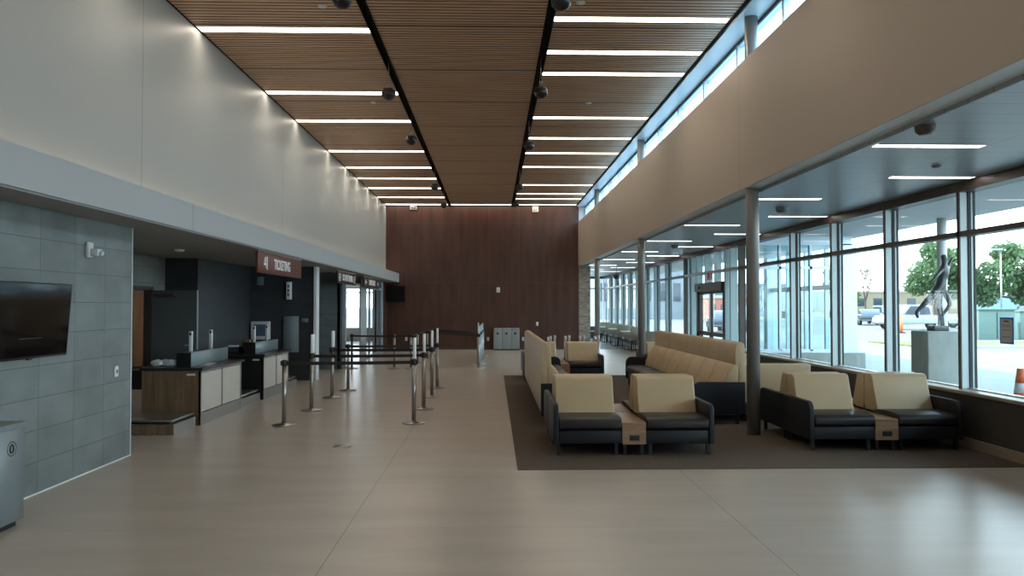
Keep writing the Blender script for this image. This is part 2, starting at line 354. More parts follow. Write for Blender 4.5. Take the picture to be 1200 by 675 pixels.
# dark end wall, stone pier
b = BM(); box(b, -4.5, 3.42, YB, YB+0.3, 0, 6.1); struct('wall_back', b, 'brown_wall')
b = BM(); box(b, 3.42, 3.88, YB+0.0, YB+1.5, 0, ZL)
struct('wall_back', b, 'stone')
b = BM(); box(b, -4.2, 3.42, YB-0.015, YB, 0, 0.08); struct('baseboard_back', b, 'bronze_frame')
b = BM(); box(b, 3.42, 3.5, YB+1.5, 41.0, 0, ZL); struct('wall_left', b, 'band_white')
# behind the camera
b = BM(); box(b, -4.5, 6.1, Y0-0.2, Y0, 0, 6.1); struct('wall_front', b, 'white_wall')

# right bulkhead
b = BM(); box(b, 3.40, 3.42, Y0, YB, 3.34, 5.08); struct('wall_right', b, 'bulkhead_warmlit')
b = BM(); box(b, 3.42, 3.64, Y0, YB, 3.34, 3.62); box(b, 3.42, 3.75, Y0, YB, 4.98, 5.07); box(b, 3.405, 3.64, YB, 41.0, 3.30, 3.62); struct('trim_6', b, 'bulkhead_under')
# hall ceiling: three slatted timber bands
bands = [(-4.25, -1.79), (-1.675, 0.725), (0.84, 3.30)]
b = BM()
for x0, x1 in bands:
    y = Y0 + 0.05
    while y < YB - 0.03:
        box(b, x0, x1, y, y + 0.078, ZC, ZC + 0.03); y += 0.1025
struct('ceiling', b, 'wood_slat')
b = BM(); box(b, -4.27, 3.36, Y0, YB, ZC + 0.045, ZC + 0.08)
for x0, x1 in ((-4.27, -4.25), (3.30, 3.345)): box(b, x0, x1, Y0, YB, ZC - 0.01, ZC + 0.05)
box(b, -4.27, 3.34, YB-0.06, YB, ZC - 0.02, ZC + 0.05)
for x in (-1.79, -1.68, 0.72, 0.835): box(b, x, x+0.008, Y0, YB, ZC-0.02, ZC+0.05)
struct('ceiling', b, 'slot_black')
b = BM(); box(b, 3.345, 3.80, Y0, YB, 5.70, 5.76); struct('ceiling', b, 'soffit_metal')
b = BM(); box(b, -4.6, 3.85, Y0-0.4, YB+0.4, 6.1, 6.4); struct('roof', b, 'bulkhead_under')
# aisle ceiling and canopy
b = BM(); box(b, 3.64, 5.93, Y0, 41.0, ZL, ZL + 0.1); struct('ceiling', b, 'aisle_metal')
b = BM(); box(b, 3.62, 6.15, Y0, 41.4, ZL + 0.12, 3.75); struct('roof', b, 'soffit_metal')
b = BM(); box(b, 6.12, 9.0, -9, 42, 3.42, 3.75); struct('roof', b, 'canopy_white')
# window wall
b = BM(); box(b, 5.84, 6.08, Y0, 18.25, 0, 0.66); box(b, 5.84, 6.08, 23.55, 41.2, 0, 0.66); box(b, 3.5, 6.08, 41.0, 41.2, 0, 0.62); struct('wall_right', b, 'knee_wall')
b = BM(); box(b, 5.815, 5.84, Y0, 18.25, 0, 0.125); box(b, 5.815, 5.84, 23.55, 41.0, 0, 0.125); struct('baseboard_right', b, 'tan_trim')
b = BM(); box(b, 5.77, 5.98, Y0, 18.25, 0.655, 0.70); box(b, 5.77, 5.98, 23.55, 41.0, 0.655, 0.70); struct('trim_7', rnd(b, 0.012, 2), 'tan_trim')
b = BM(); box(b, 5.98, 6.06, Y0, 18.25, 0.66, 0.715); box(b, 5.98, 6.06, 23.55, 41.0, 0.66, 0.715); struct('trim_8', b, 'white_trim')
b = BM(); box(b, 5.86, 6.08, Y0, 41.2, 3.18, ZL + 0.12); box(b, 3.5, 6.0, 41.0, 41.15, 3.18, ZL + 0.12); struct('trim_9', b, 'bronze_frame')
wn = 3
ys = [y for y in GY if y > Y0 and y < 41]
edges = [y for y in GY if -2 < y < 18.6] ; far = [y for y in GY if 23.4 < y < 41.5]
edges[-1] = 18.25; far[0] = 23.55
def bay(y0, y1, first):
    global wn
    w = sroot('window_%d' % wn, (5.95, (y0+y1)/2, 0.7)); wn += 1
    f = BM(); box(f, 5.90, 6.06, y0-0.028, y0+0.028, 0.70, 3.2); obj('mullion', f, 'alu', w, True)
    f = BM(); box(f, 5.885, 5.90, y0-0.028, y0+0.028, 0.70, 3.2); box(f, 5.885, 6.05, y0, y1, 2.62, 2.685); obj('transom', f, 'bronze_frame', w, True)
    f = BM(); box(f, 6.06, 6.09, y0-0.034, y0+0.034, 0.7, 3.2); box(f, 5.99, 6.03, y0+0.028, y0+0.040, 0.715, 3.18); box(f, 5.99, 6.03, y1-0.040, y1-0.028, 0.715, 3.18); obj('gasket', f, 'black_gasket', w, True)
    f = BM(); box(f, 6.008, 6.014, y0+0.03, y1-0.03, 0.715, 3.18); obj('pane', f, 'glass', w, True)
for seq in (edges, far):
    for i in range(len(seq)-1): bay(seq[i], seq[i+1], i == 0)
b = BM(); box(b, 5.88, 5.99, 18.19, 18.31, 0, 3.3); box(b, 5.88, 5.99, 23.49, 23.61, 0, 3.3); struct('trim_10', b, 'bronze_frame')
# far end glazing
w = sroot('window_%d' % wn, (4.8, 41.05, 0.62)); wn += 1; b = BM()
for x in (3.5, 4.3, 5.1, 5.88): box(b, x, x+0.06, 41.02, 41.12, 0.6, 3.2)
box(b, 3.5, 5.94, 41.02, 41.12, 2.62, 2.69); box(b, 3.5, 5.94, 41.0, 41.14, 0.60, 0.66); obj('frame', b, 'alu_blue', w, True)
b = BM(); box(b, 3.5, 5.94, 41.06, 41.065, 0.62, 3.2); obj('pane', b, 'glass', w, True)
# clerestory
cl = sroot('window_%d' % wn, (3.72, 13, 5.08)); wn += 1; b = BM()
for y in GY + [YB - 0.1]:
    if y < YB and y > Y0: box(b, 3.67, 3.78, y-0.035, y+0.035, 5.05, 5.70)
box(b, 3.68, 3.78, Y0, YB, 5.64, 5.70); box(b, 3.66, 3.78, Y0, YB, 5.05, 5.09); obj('frame', b, 'alu_blue', cl, True)
b = BM()
for y in GY: box(b, 3.70, 3.76, y+0.035, y+0.05, 5.08, 5.65)
box(b, 3.665, 3.69, Y0, YB, 5.668, 5.69); obj('gasket', b, 'black_gasket', cl, True)
b = BM(); box(b, 3.73, 3.735, Y0, YB, 5.08, 5.65); obj('pane', b, 'glass_clerestory', cl, True)
# clerestory closing piece by the end wall
b = BM(); box(b, 3.42, 3.80, YB-1.5, YB, 5.07, 5.70); 
bmesh.ops.delete(b, geom=[], context='VERTS'); b.free()
b = BM(); box(b, 3.42, 3.80, YB-0.02, YB+0.3, 3.3, 6.1); struct('wall_back', b, 'band_white')
# steel columns running through the bulkhead
for y in (2.55, 10.36, 18.2, 26.0):
    b = BM(); cyl(b, (3.53, y, 0), (3.53, y, 5.72), 0.088, seg=28); struct('column', b, 'column_paint')

# entrance vestibule between the brown posts
dr = sroot('door_1', (5.95, 20.9, 0))
b = BM(); box(b, 5.88, 6.06, 18.3, 19.50, 2.62, 2.69); box(b, 5.88, 6.06, 22.1, 23.5, 2.62, 2.69); box(b, 5.88, 6.06, 19.5, 22.1, 2.62, 2.69)
for y in (19.0, 19.45, 22.15, 22.75):
    box(b, 5.90, 6.08, y-0.04, y+0.04, 0, 3.2)
for y in (20.35, 21.3): box(b, 5.90, 6.08, y-0.03, y+0.03, 2.35, 3.2)
obj('frame', b, 'alu', dr, True)
b = BM(); box(b, 5.82, 6.06, 19.50, 22.10, 2.14, 2.37); box(b, 5.88, 6.05, 19.49, 19.57, 0, 2.14); box(b, 5.88, 6.05, 22.03, 22.11, 0, 2.14)
hd = obj('header', b, 'bronze_frame', dr, True)
b = BM(); box(b, 5.80, 5.82, 21.55, 21.75, 2.22, 2.29); obj('motion_sensor', rnd(b, 0.008, 2), 'black_metal', hd, True)
for y0, y1 in ((19.57, 20.80), (20.80, 22.03)):
    b = BM(); box(b, 5.93, 5.98, y0, y0+0.06, 0.02, 2.14); box(b, 5.93, 5.98, y1-0.06, y1, 0.02, 2.14); box(b, 5.93, 5.98, y0, y1, 2.07, 2.14)
    box(b, 5.93, 5.98, y0, y1, 0.02, 0.12); box(b, 5.93, 5.98, y0, y1, 0.92, 1.03)
    lf = obj('door_leaf', b, 'bronze_frame', dr, True); b = BM(); box(b, 5.952, 5.958, y0+0.06, y1-0.06, 0.12, 2.07); obj('pane', b, 'glass_clear', lf, True)
b = BM(); box(b, 6.0, 6.006, 18.33, 19.49, 0.02, 3.2); box(b, 6.0, 6.006, 22.11, 23.47, 0.02, 3.2); box(b, 6.0, 6.006, 19.5, 22.1, 2.38, 3.2); obj('pane', b, 'glass', dr, True)
# vestibule projecting outside
vb = sroot('door_2', (8.6, 20.9, 0))
b = BM(); box(b, 8.38, 8.72, 18.2, 18.5, 0, 3.23); box(b, 8.38, 8.72, 23.3, 23.6, 0, 3.23)
for x in (6.85, 7.6): box(b, x, x+0.06, 18.25, 18.35, 0.66, 3.2)
box(b, 6.1, 8.5, 18.25, 18.35, 2.62, 2.69); box(b, 6.1, 8.5, 18.25, 18.35, 0.62, 0.70); box(b, 6.1, 8.6, 18.2, 23.6, 3.2, 3.42)
for y in (19.5, 20.8, 22.1): box(b, 8.5, 8.6, y-0.04, y+0.04, 0, 3.2)
box(b, 8.5, 8.6, 18.4, 23.4, 2.15, 2.28); obj('frame', b, 'alu_blue', vb, True)
b = BM(); box(b, 6.1, 8.9, 18.18, 18.42, 0, 0.62); obj('knee_wall', b, 'concrete_block', vb, True)
b = BM(); box(b, 6.1, 8.4, 18.29, 18.296, 0.7, 3.2); box(b, 8.55, 8.556, 18.5, 23.3, 0.02, 3.2); box(b, 6.1, 8.4, 23.49, 23.496, 0.02, 3.2); obj('pane', b, 'glass', vb, True)

# ================================================================== CEILING LIGHTS
def strip(x0, x1, y, z, w, mat, label, group):
    t = thing('ceiling_light', label, 'ceiling light', ((x0+x1)/2, y, z), 0, group)
    f = BM(); box(f, x0, x1, y-w/2-0.012, y-w/2, z-0.006, z+0.02); box(f, x0, x1, y+w/2, y+w/2+0.012, z-0.006, z+0.02); obj('frame', f, 'plastic_white', t, True)
    f = BM(); box(f, x0, x1, y-w/2, y+w/2, z-0.004, z+0.018); obj('diffuser', f, mat, t, True)
ordw = ['nearest the dark end wall', 'second from the dark end wall', 'third from the dark end wall', 'fourth from the dark end wall', 'fifth from the dark end wall', 'sixth from the dark end wall',
        'seventh from the dark end wall', 'eighth from the dark end wall', 'ninth from the dark end wall', 'tenth from the dark end wall', 'eleventh from the dark end wall', 'twelfth from the dark end wall',
        'thirteenth from the dark end wall', 'fourteenth from the dark end wall', 'fifteenth from the dark end wall', 'sixteenth from the dark end wall', 'seventeenth from the dark end wall', 'eighteenth from the dark end wall']
LY = [30.3, 28.3, 26.1, 24.1, 22.2, 19.85, 16.6, 14.4, 11.1, 8.4, 5.4, 2.2, -1.5]
RY = [30.3, 28.6, 27.3, 25.3, 22.0, 20.0, 18.2, 16.2, 13.1, 11.98, 10.58, 7.4, 4.8, 1.8, -1.8]
for i, y in enumerate(LY): strip(-4.24, -1.80, y, ZC, 0.19, 'lamp_warm', 'white light strip across the left timber ceiling band, ' + ordw[i], 'light strips in the left timber band')
for i, y in enumerate(RY): strip(0.85, 3.28, y, ZC, 0.17, 'lamp_warm', 'white light strip across the right timber ceiling band, ' + ordw[i], 'light strips in the right timber band')
strip(-1.66, 0.70, 30.3, ZC, 0.17, 'lamp_warm', 'white light strip across the middle timber ceiling band at the dark wall', 'light strips in the middle timber band')
AI = [40.3-3.68*k for k in range(0, 12)]
for i, y in enumerate([36.7, 33.0, 29.4, 25.7, 22.0, 18.3, 14.7, 11.03, 7.32, 3.6, 0.0]):
    strip(3.70, 4.76, y, ZL, 0.12, 'lamp_low', 'light strip in low metal ceiling on the bulkhead side, %s' % ['farthest', 'second from the far end', 'third from the far end', 'fourth from the far end', 'fifth from the far end', 'sixth from the far end', 'seventh from the far end', 'just past the nearest round column', 'over the nearest armchairs', 'in front of the armchairs', 'by the entrance end'][i], 'light strips by the bulkhead')
for i, y in enumerate([34.8, 31.2, 27.5, 23.8, 20.1, 16.5, 13.2, 9.12, 5.4, 1.8]):
    strip(4.80, 5.80, y, ZL, 0.12, 'lamp_low', 'light strip in low metal ceiling on the window side, %s' % ['farthest', 'second from the far end', 'third from the far end', 'fourth from the far end', 'fifth from the far end', 'sixth from the far end', 'seventh from the far end', 'over the nearest armchairs', 'in front of the armchairs', 'by the entrance end'][i], 'light strips by the windows')
# cove strip on top of the left band
b = BM(); box(b, -4.24, -4.20, Y0, YB-0.1, 3.02, 3.035); tag(obj('cove_light', b, 'cove'), 'warm light strip along the top of the left band', 'cove light')
# ball speakers hung in the dark slots
sp0 = thing('pendant_speaker', 'x', 'speaker', (0,0,0), 0, 'black ball speakers under the ceiling slots')
b = BM(); lathe(b, [(0.0, -0.115), (0.045, -0.108), (0.085, -0.08), (0.112, -0.035), (0.118, 0.01), (0.11, 0.05), (0.09, 0.085), (0.05, 0.105), (0.0, 0.11)], seg=24); bmesh.ops.scale(b, vec=(1, 1, 0.85), verts=b.verts); obj('housing', b, 'black_metal', sp0)
b = BM(); cyl(b, (0.03, 0, 0.09), (0.005, 0, 0.26), 0.005, seg=6); cyl(b, (-0.03, 0, 0.09), (-0.005, 0, 0.26), 0.005, seg=6); cyl(b, (0, 0, 0.26), (0, 0, 0.55), 0.006, seg=6); obj('cable', b, 'steel', sp0)
b = BM(); box(b, -0.07, 0.07, -0.125, -0.09, 0.02, 0.075); obj('bracket', rnd(b, 0.01, 2), 'black_metal', sp0)
sps = [(-1.73, 8.75), (-1.73, 12.66), (-1.73, 16.2), (-1.73, 22.6), (-1.73, 26.8), (0.78, 8.75), (0.78, 12.5), (0.78, 16.7), (0.78, 22.6), (0.78, 26.4)]
pw = ['nearest', 'second', 'third', 'fourth', 'farthest']
for i, (x, y) in enumerate(sps):
    lab = 'black ball speaker hanging from the %s ceiling slot, %s' % ('left' if x < 0 else 'right', pw[i % 5] + (' along it' if i % 5 not in (0, 4) else ' one'))
    o = sp0 if i == 0 else dup(sp0, (x, y, 5.24)); o.location = (x, y, 5.24); o['label'] = lab
b = BM(); lathe(b, [(0, -0.10), (0.07, -0.09), (0.12, -0.03), (0.12, 0.04), (0.07, 0.09), (0, 0.1)], 0, 0, 20); cyl(b, (0, 0, 0.09), (0, 0, 0.42), 0.006, seg=6)
o = obj('pendant_speaker', b, 'black_metal'); o.location = (4.8, 29.8, 2.87); tag(o, 'black ball speaker hanging low over the far dining tables', 'speaker')
# small ceiling devices
def disc(name, x, y, z, r, h, mat, label, cat, group=None):
    d = BM(); lathe(d, [(0, -h), (r*0.6, -h*0.95), (r*0.92, -h*0.6), (r, 0)], 0, 0, 20); o = obj(name, d, mat); o.location = (x, y, z); tag(o, label, cat, group); return o
disc('ceiling_dome', 3.72, 6.5, ZL, 0.085, 0.08, 'bronze_frame', 'dark dome on the low metal ceiling nearest the bulkhead', 'ceiling sensor')
disc('ceiling_dome', 4.56, 12.0, ZL, 0.10, 0.09, 'bin_grey', 'grey camera dome on the low metal ceiling right of the nearest column', 'ceiling sensor')
disc('ceiling_dome', 4.66, 19.6, ZL, 0.10, 0.09, 'bin_grey', 'grey camera dome on the low metal ceiling between two light strips', 'ceiling sensor')
disc('sprinkler', 4.9, 8.35, ZL, 0.05, 0.03, 'bin_grey', 'small sprinkler cap between the two nearest low ceiling strips', 'sprinkler')
disc('sprinkler', -2.28, 10.2, ZC, 0.06, 0.025, 'plastic_white', 'small white sprinkler cap before the nearest left light strip', 'sprinkler')
disc('sprinkler', -2.36, 15.05, ZC, 0.06, 0.025, 'plastic_white', 'small white sprinkler cap behind the second left light strip', 'sprinkler')
disc('sprinkler', 1.15, 10.0, ZC, 0.06, 0.025, 'plastic_white', 'small white sprinkler cap before the nearest right light strip', 'sprinkler')
disc('sprinkler', 1.87, 15.0, ZC, 0.06, 0.025, 'plastic_white', 'small white sprinkler cap amid the right timber ceiling band', 'sprinkler')
disc('smoke_detector', -5.1, 12.6, ZT, 0.08, 0.04, 'plastic_white', 'round smoke detector on the soffit above the ticket counters', 'smoke detector')

# ================================================================== LOUNGE SEATING
def arm_profile(d=0.86, top=0.60, bot=0.14, r=0.11):
    return [(0, bot)] + arc(r, top-r, r, 180, 90, 6) + [(d, top+0.0), (d, bot)]
def armchair(w, arms, label, loc, rot, group, end_panel=True):
    """w = seat width, arms = which local side(s) carry an arm (-1, 1). Faces -Y; origin at the front centre of the seat on the floor"""
    t = thing('lounge_chair', label, 'armchair', loc, rot, group); h = w/2
    b = BM(); box(b, -h, h, 0.015, 0.86, 0.145, 0.30); obj('seat_base', rnd(b, 0.012, 2), 'black_vinyl', t)
    prof = [(0.03, 0.302), (0.62, 0.302), (0.62, 0.432), (0.40, 0.45), (0.16, 0.456)] + [(0.045 + 0.06*cos(radians(a)), 0.385 + 0.06*sin(radians(a))) for a in (80, 110, 140, 170, 195)] + [(-0.012, 0.33)]
    b = prism(BM(), prof, 'x', -h + 0.004, h - 0.004); obj('seat_cushion', rnd(b, 0.022, 3), 'seat_vinyl', t)
    prof = [(0.50, 0.40), (0.858, 0.40), (0.858, 0.862), (0.76, 0.872), (0.70, 0.868), (0.665, 0.84), (0.62, 0.70), (0.555, 0.52)]
    b = prism(BM(), prof, 'x', -h + 0.006, h - 0.006); 
    bk = obj('backrest', rnd(b, 0.032, 4), 'cream', t)
    b = BM(); box(b, -h+0.01, h-0.01, 0.80, 0.858, 0.16, 0.46); obj('back_panel', rnd(b, 0.01, 2), 'cream' if not arms else 'black_vinyl', t)
    for s in arms:
        x0, x1 = (h, h + 0.06) if s > 0 else (-h - 0.06, -h)
        b = prism(BM(), arm_profile(), 'x', x0, x1); obj('arm', rnd(b, 0.014, 3), 'arm_vinyl' if s < 0 and label.find('left arm') > 0 else 'black_vinyl', t)
    xl = -h + 0.06 - (0.06 if -1 in arms else 0); xr = h - 0.06 + (0.06 if 1 in arms else 0)
    for x in (xl, xr):
        for y in (0.07, 0.79):
            b = BM(); box(b, x-0.02, x+0.02, y-0.02, y+0.02, 0, 0.146); obj('leg', b, 'black_metal', t)
    return t
def side_table(label, loc, rot):
    t = thing('side_table', label, 'side table', loc, rot, 'wooden tables between the armchairs'); h = 0.138
    b = BM(); box(b, -h, h, 0.0, 0.858, 0.365, 0.392); obj('table_top', rnd(b, 0.004, 2), 'table_wood', t)
    b = BM(); box(b, -h, h, 0.0, 0.022, 0.14, 0.364); fp = obj('front_panel', b, 'table_wood', t)
    b = BM(); box(b, -0.055, 0.06, -0.006, 0.0, 0.185, 0.245); box(b, -0.045, -0.005, -0.009, -0.006, 0.195, 0.235); box(b, 0.01, 0.05, -0.009, -0.006, 0.195, 0.235); obj('power_outlet', b, 'black_metal', fp)
    b = BM(); box(b, -h+0.01, h-0.01, 0.03, 0.85, 0.15, 0.36); obj('body', b, 'black_vinyl', t)
    for x in (-0.1, 0.1):
        b = BM(); box(b, x-0.018, x+0.018, 0.05, 0.086, 0, 0.15); obj('leg', b, 'black_metal', t)
def cluster(X0, YF, where, rear=True):
    """two armchairs with a table between, and the pair behind them back to back"""
    AW, SW, TW = 0.06, 0.735, 0.28
    g = 'cream and black armchairs around ' + where
    xa = X0 + AW + SW/2; xt = X0 + AW + SW + TW/2; xb = X0 + AW + SW + TW + SW/2
    armchair(SW, (-1,), 'cream-backed armchair left of the front table, ' + where, (xa, YF, 0), 0, g)
    armchair(SW, (1,), 'cream-backed armchair right of the front table, ' + where, (xb, YF, 0), 0, g)
    side_table('low wooden side table with black outlet, ' + where, (xt, YF, 0), 0)
    if rear:
        armchair(SW, (1,), 'armchair facing away, back to the left one, ' + where, (xa, YF+1.73, 0), pi, g)
        armchair(SW, (-1,), 'armchair facing away, back to the right one, ' + where, (xb, YF+1.73, 0), pi, g)
        side_table('wooden side table behind the front one, ' + where, (xt, YF+1.73, 0), pi)
cluster(0.70, 8.90, 'at the front carpet corner')
cluster(3.78, 9.12, 'beside the window wall')
cluster(0.70, 17.75, 'at the far carpet edge')
cluster(3.60, 17.6, 'behind the channelled high-back sofa')

def high_sofa(label, x_back, s, y0, y1):
    t = thing('high_back_sofa', label, 'sofa', (x_back, y0, 0), 0, 'cream high-back sofas'); L = y1 - y0; n = 4; m = (L - 0.14) / n; D = 0.78
    def X(v): return v * s
    b = BM(); box(b, min(X(0.02), X(D-0.03)), max(X(0.02), X(D-0.03)), 0.07, L-0.07, 0.15, 0.30); obj('seat_base', rnd(b, 0.012, 2), 'black_vinyl', t)
    b = BM(); box(b, min(X(0), X(0.06)), max(X(0), X(0.06)), 0, L, 0.17, 0.62)
    # tall rear shell with vertical channels
    k = 16; cw = L / k; b2 = BM()
    for i in range(k):
        pts = [(X(0.0), 0.18), (X(-0.012), 0.22), (X(-0.012), 1.15), (X(0.0), 1.19), (X(0.03), 1.205), (X(0.08), 1.205), (X(0.08), 0.18)]
        q = prism(BM(), pts, 'y', i*cw + 0.001, (i+1)*cw - 0.001); rnd(q, 0.008, 2)
        me = bpy.data.meshes.new('tmp'); q.to_mesh(me); q.free(); b2.from_mesh(me); bpy.data.meshes.remove(me)
    b.free(); obj('back_shell', b2, 'cream', t)
    for i in range(n):
        a0 = 0.07 + i*m + 0.004; a1 = 0.07 + (i+1)*m - 0.004
        pts = [(X(0.30), 0.302), (X(0.60), 0.302), (X(D-0.01), 0.302), (X(D+0.0), 0.36), (X(D-0.02), 0.43), (X(D-0.08), 0.465), (X(0.30), 0.45)]
        obj('seat_cushion', rnd(prism(BM(), pts, 'y', a0, a1), 0.02, 3), 'seat_vinyl', t)
        for j in range(2):
            c0 = a0 + j*(a1-a0)/2 + 0.002; c1 = a0 + (j+1)*(a1-a0)/2 - 0.002
            if i == 0 and j == 0: c0 = 0.0
            if i == n-1 and j == 1: c1 = L
            pts = [(X(0.08), 0.44), (X(0.36), 0.44), (X(0.345), 0.55), (X(0.27), 0.71), (X(0.20), 0.84), (X(0.145), 0.885), (X(0.08), 0.885)]
            obj('lumbar_cushion', rnd(prism(BM(), pts, 'y', c0, c1), 0.022, 3), 'cream', t)
        c0 = 0.0 if i == 0 else a0; c1 = L if i == n-1 else a1
        pts = [(X(0.075), 0.87), (X(0.135), 0.87), (X(0.135), 1.05), (X(0.125), 1.16), (X(0.10), 1.20), (X(0.05), 1.212), (X(0.03), 1.205), (X(0.03), 1.0)]
        obj('headrest', rnd(prism(BM(), pts, 'y', c0, c1), 0.02, 3), 'cream', t)
    for y in (-0.015, L - 0.055):
        pts = [(X(-0.014), 0.16), (X(-0.014), 0.63)] + [(X(D - 0.12 + 0.12*sin(radians(a))), 0.50 + 0.13*cos(radians(a))) for a in (0, 20, 40, 60, 80, 90)] + [(X(D), 0.16)]
        obj('arm', rnd(prism(BM(), pts, 'y', y, y + 0.07), 0.014, 3), 'black_vinyl', t)
    for y in (0.06, L/4, L/2, 3*L/4, L-0.06):
        for v in (0.09, D-0.07):
            b = BM(); box(b, X(v)-0.02, X(v)+0.02, y-0.02, y+0.02, 0, 0.165); obj('leg', b, 'black_metal', t)
high_sofa('long cream high-back sofa seen from behind, at the left carpet edge', 0.70, 1, 11.05, 16.9)
high_sofa('long cream channelled high-back sofa facing left, right of the aisle', 3.68, -1, 11.2, 16.8)
armchair(1.06, (), 'wide cream-backed bench facing away behind the nearest column', (4.27, 12.36, 0), pi, 'armless cream benches')
armchair(1.06, (), 'wide cream-backed bench facing forward behind the nearest column', (4.27, 13.35, 0), 0, 'armless cream benches')

# ================================================================== STANCHIONS
def stanchion(label, x, y, sign=False, dark=False, group='belt stanchions', head=True):
    t = thing('belt_stanchion', label, 'stanchion', (x, y, 0), 0, group)
    b = BM(); lathe(b, [(0.0, 0.0), (0.172, 0.0), (0.175, 0.008), (0.168, 0.016), (0.06, 0.026), (0.034, 0.05), (0.0, 0.05)], seg=32); obj('base', b, 'post_steel', t)
    b = BM(); cyl(b, (0, 0, 0.03), (0, 0, 0.87), 0.033, seg=20); obj('post', b, 'black_metal' if dark else 'post_steel', t)
    if not head:
        b = BM(); lathe(b, [(0.033, 0.86), (0.035, 0.87), (0.035, 0.95), (0.0, 0.955)], seg=20); obj('cap', b, 'steel', t); return t
    b = BM(); lathe(b, [(0.033, 0.865), (0.037, 0.87), (0.037, 0.945), (0.03, 0.955), (0, 0.957)], seg=20)
    for a in (0, pi/2, pi, 3*pi/2): box(b, 0.042*cos(a)-0.014, 0.042*cos(a)+0.014, 0.042*sin(a)-0.014, 0.042*sin(a)+0.014, 0.875, 0.94)
    obj('belt_cassette', b, 'black_metal', t)
    if sign:
        b = BM(); box(b, -0.016, 0.016, -0.02, 0.17, 0.957, 1.265); sf_ = obj('sign_frame', rnd(b, 0.005, 2), 'plastic_white', t)
        b = BM(); box(b, 0.0165, 0.018, -0.005, 0.155, 0.975, 1.25); box(b, -0.018, -0.0165, -0.005, 0.155, 0.975, 1.25); obj('sign_panel', b, 'paper_white', sf_)
    return t
def belt(t, x1, y1, z=0.905, h=0.05, sag=0.006):
    """retractable strap from stanchion t to the next one"""
    p0 = BASE[t.name]; dx, dy = x1 - p0.x, y1 - p0.y; L = math.hypot(dx, dy); ux, uy = dx/L, dy/L; n = 10; b = BM(); pv = None
    for i in range(n+1):
        s_ = 0.04 + (L-0.08)*i/n; dz = -sag*4*(i/n)*(1-i/n)
        q = [b.verts.new((ux*s_ + a*uy*0.0015, uy*s_ - a*ux*0.0015, z + dz + c*h/2)) for a, c in ((-1,-1),(1,-1),(1,1),(-1,1))]
        if pv: 
            for k in range(4): b.faces.new((pv[k], pv[(k+1)%4], q[(k+1)%4], q[k]))
        else: b.faces.new(q[::-1])
        pv = q
    b.faces.new(pv); obj('belt', b, 'black_metal', t)
rows = ['nearest', 'second', 'third', 'fourth']
Lp = [(-3.05, 11.33), (-3.03, 12.93), (-3.06, 14.7), (-2.99, 15.95)]; Rp = [(-1.18, 11.5), (-1.176, 13.07), (-1.17, 14.7), (-1.185, 16.3)]
for i in range(4):
    a = stanchion('steel belt stanchion of the queue by the ticket counters, %s on the counter side' % rows[i], *Lp[i], sign=(i in (1, 2)))
    stanchion('steel stanchion with upright sign holder, %s on the aisle side of the queue' % rows[i], *Rp[i], sign=True)
    belt(a, *Rp[i])
s5 = stanchion('dark stanchion in front of the bright gate doorway', -3.93, 21.5, dark=True)
sA = stanchion('steel stanchion with belt before the gate windows, left of a similar one', -2.74, 21.4); belt(s5, -2.74, 21.4)
sB = stanchion('steel stanchion with belt, second one before the dark end wall', -2.28, 21.4); belt(sA, -2.28, 21.4)
sC = stanchion('steel stanchion behind the near queue signs, closer to the counters', -2.30, 23.5); belt(sB, -2.30, 23.5)
sD = stanchion('steel stanchion behind the near queue signs, between two farther ones', -2.10, 24.6)
sE = stanchion('steel stanchion farthest back toward the dark end wall', -2.10, 26.6); belt(sC, -2.10, 26.6)
belt(sD, -0.42, 21.7)
g = []
for i, (x, y) in enumerate([(-0.42, 21.7), (-0.40, 23.4), (-0.375, 25.1), (-0.35, 26.8)]):
    g.append(stanchion('stanchion of the pale blue panel barrier, %s one' % rows[i], x, y, sign=(i == 0), group='panel barrier stanchions'))
belt(g[1], -2.10, 26.6)
for i in range(3):
    (x0, y0), (x1, y1) = [(-0.42, 21.7), (-0.40, 23.4), (-0.375, 25.1), (-0.35, 26.8)][i:i+2]
    t = thing('barrier_panel', 'tall pale blue queue barrier panel, %s of the three' % ['nearest', 'middle', 'farthest'][i], 'barrier panel', (x0, y0, 0), math.atan2(y1-y0, x1-x0), 'pale blue barrier panels')
    L = math.hypot(x1-x0, y1-y0); b = BM(); box(b, 0.05, L-0.05, -0.008, 0.008, 0.10, 1.12); obj('panel', b, 'barrier_blue', t)
    b = BM(); box(b, 0.04, L-0.04, -0.014, 0.014, 1.12, 1.15); box(b, 0.04, L-0.04, -0.014, 0.014, 0.07, 0.10); obj('rail', b, 'steel', t)
for i in range(4):
    for j in range(2):
        x = 1.50 + i*0.39 + (0.14 if j else 0); y = 20.15 + j*0.36
        stanchion('unused steel stanchion stored behind the far armchairs, %s pair from the left, %s' % (['first', 'second', 'third', 'fourth'][i], 'rear one' if j else 'front one'), x, y, group='stored stanchions', head=False)

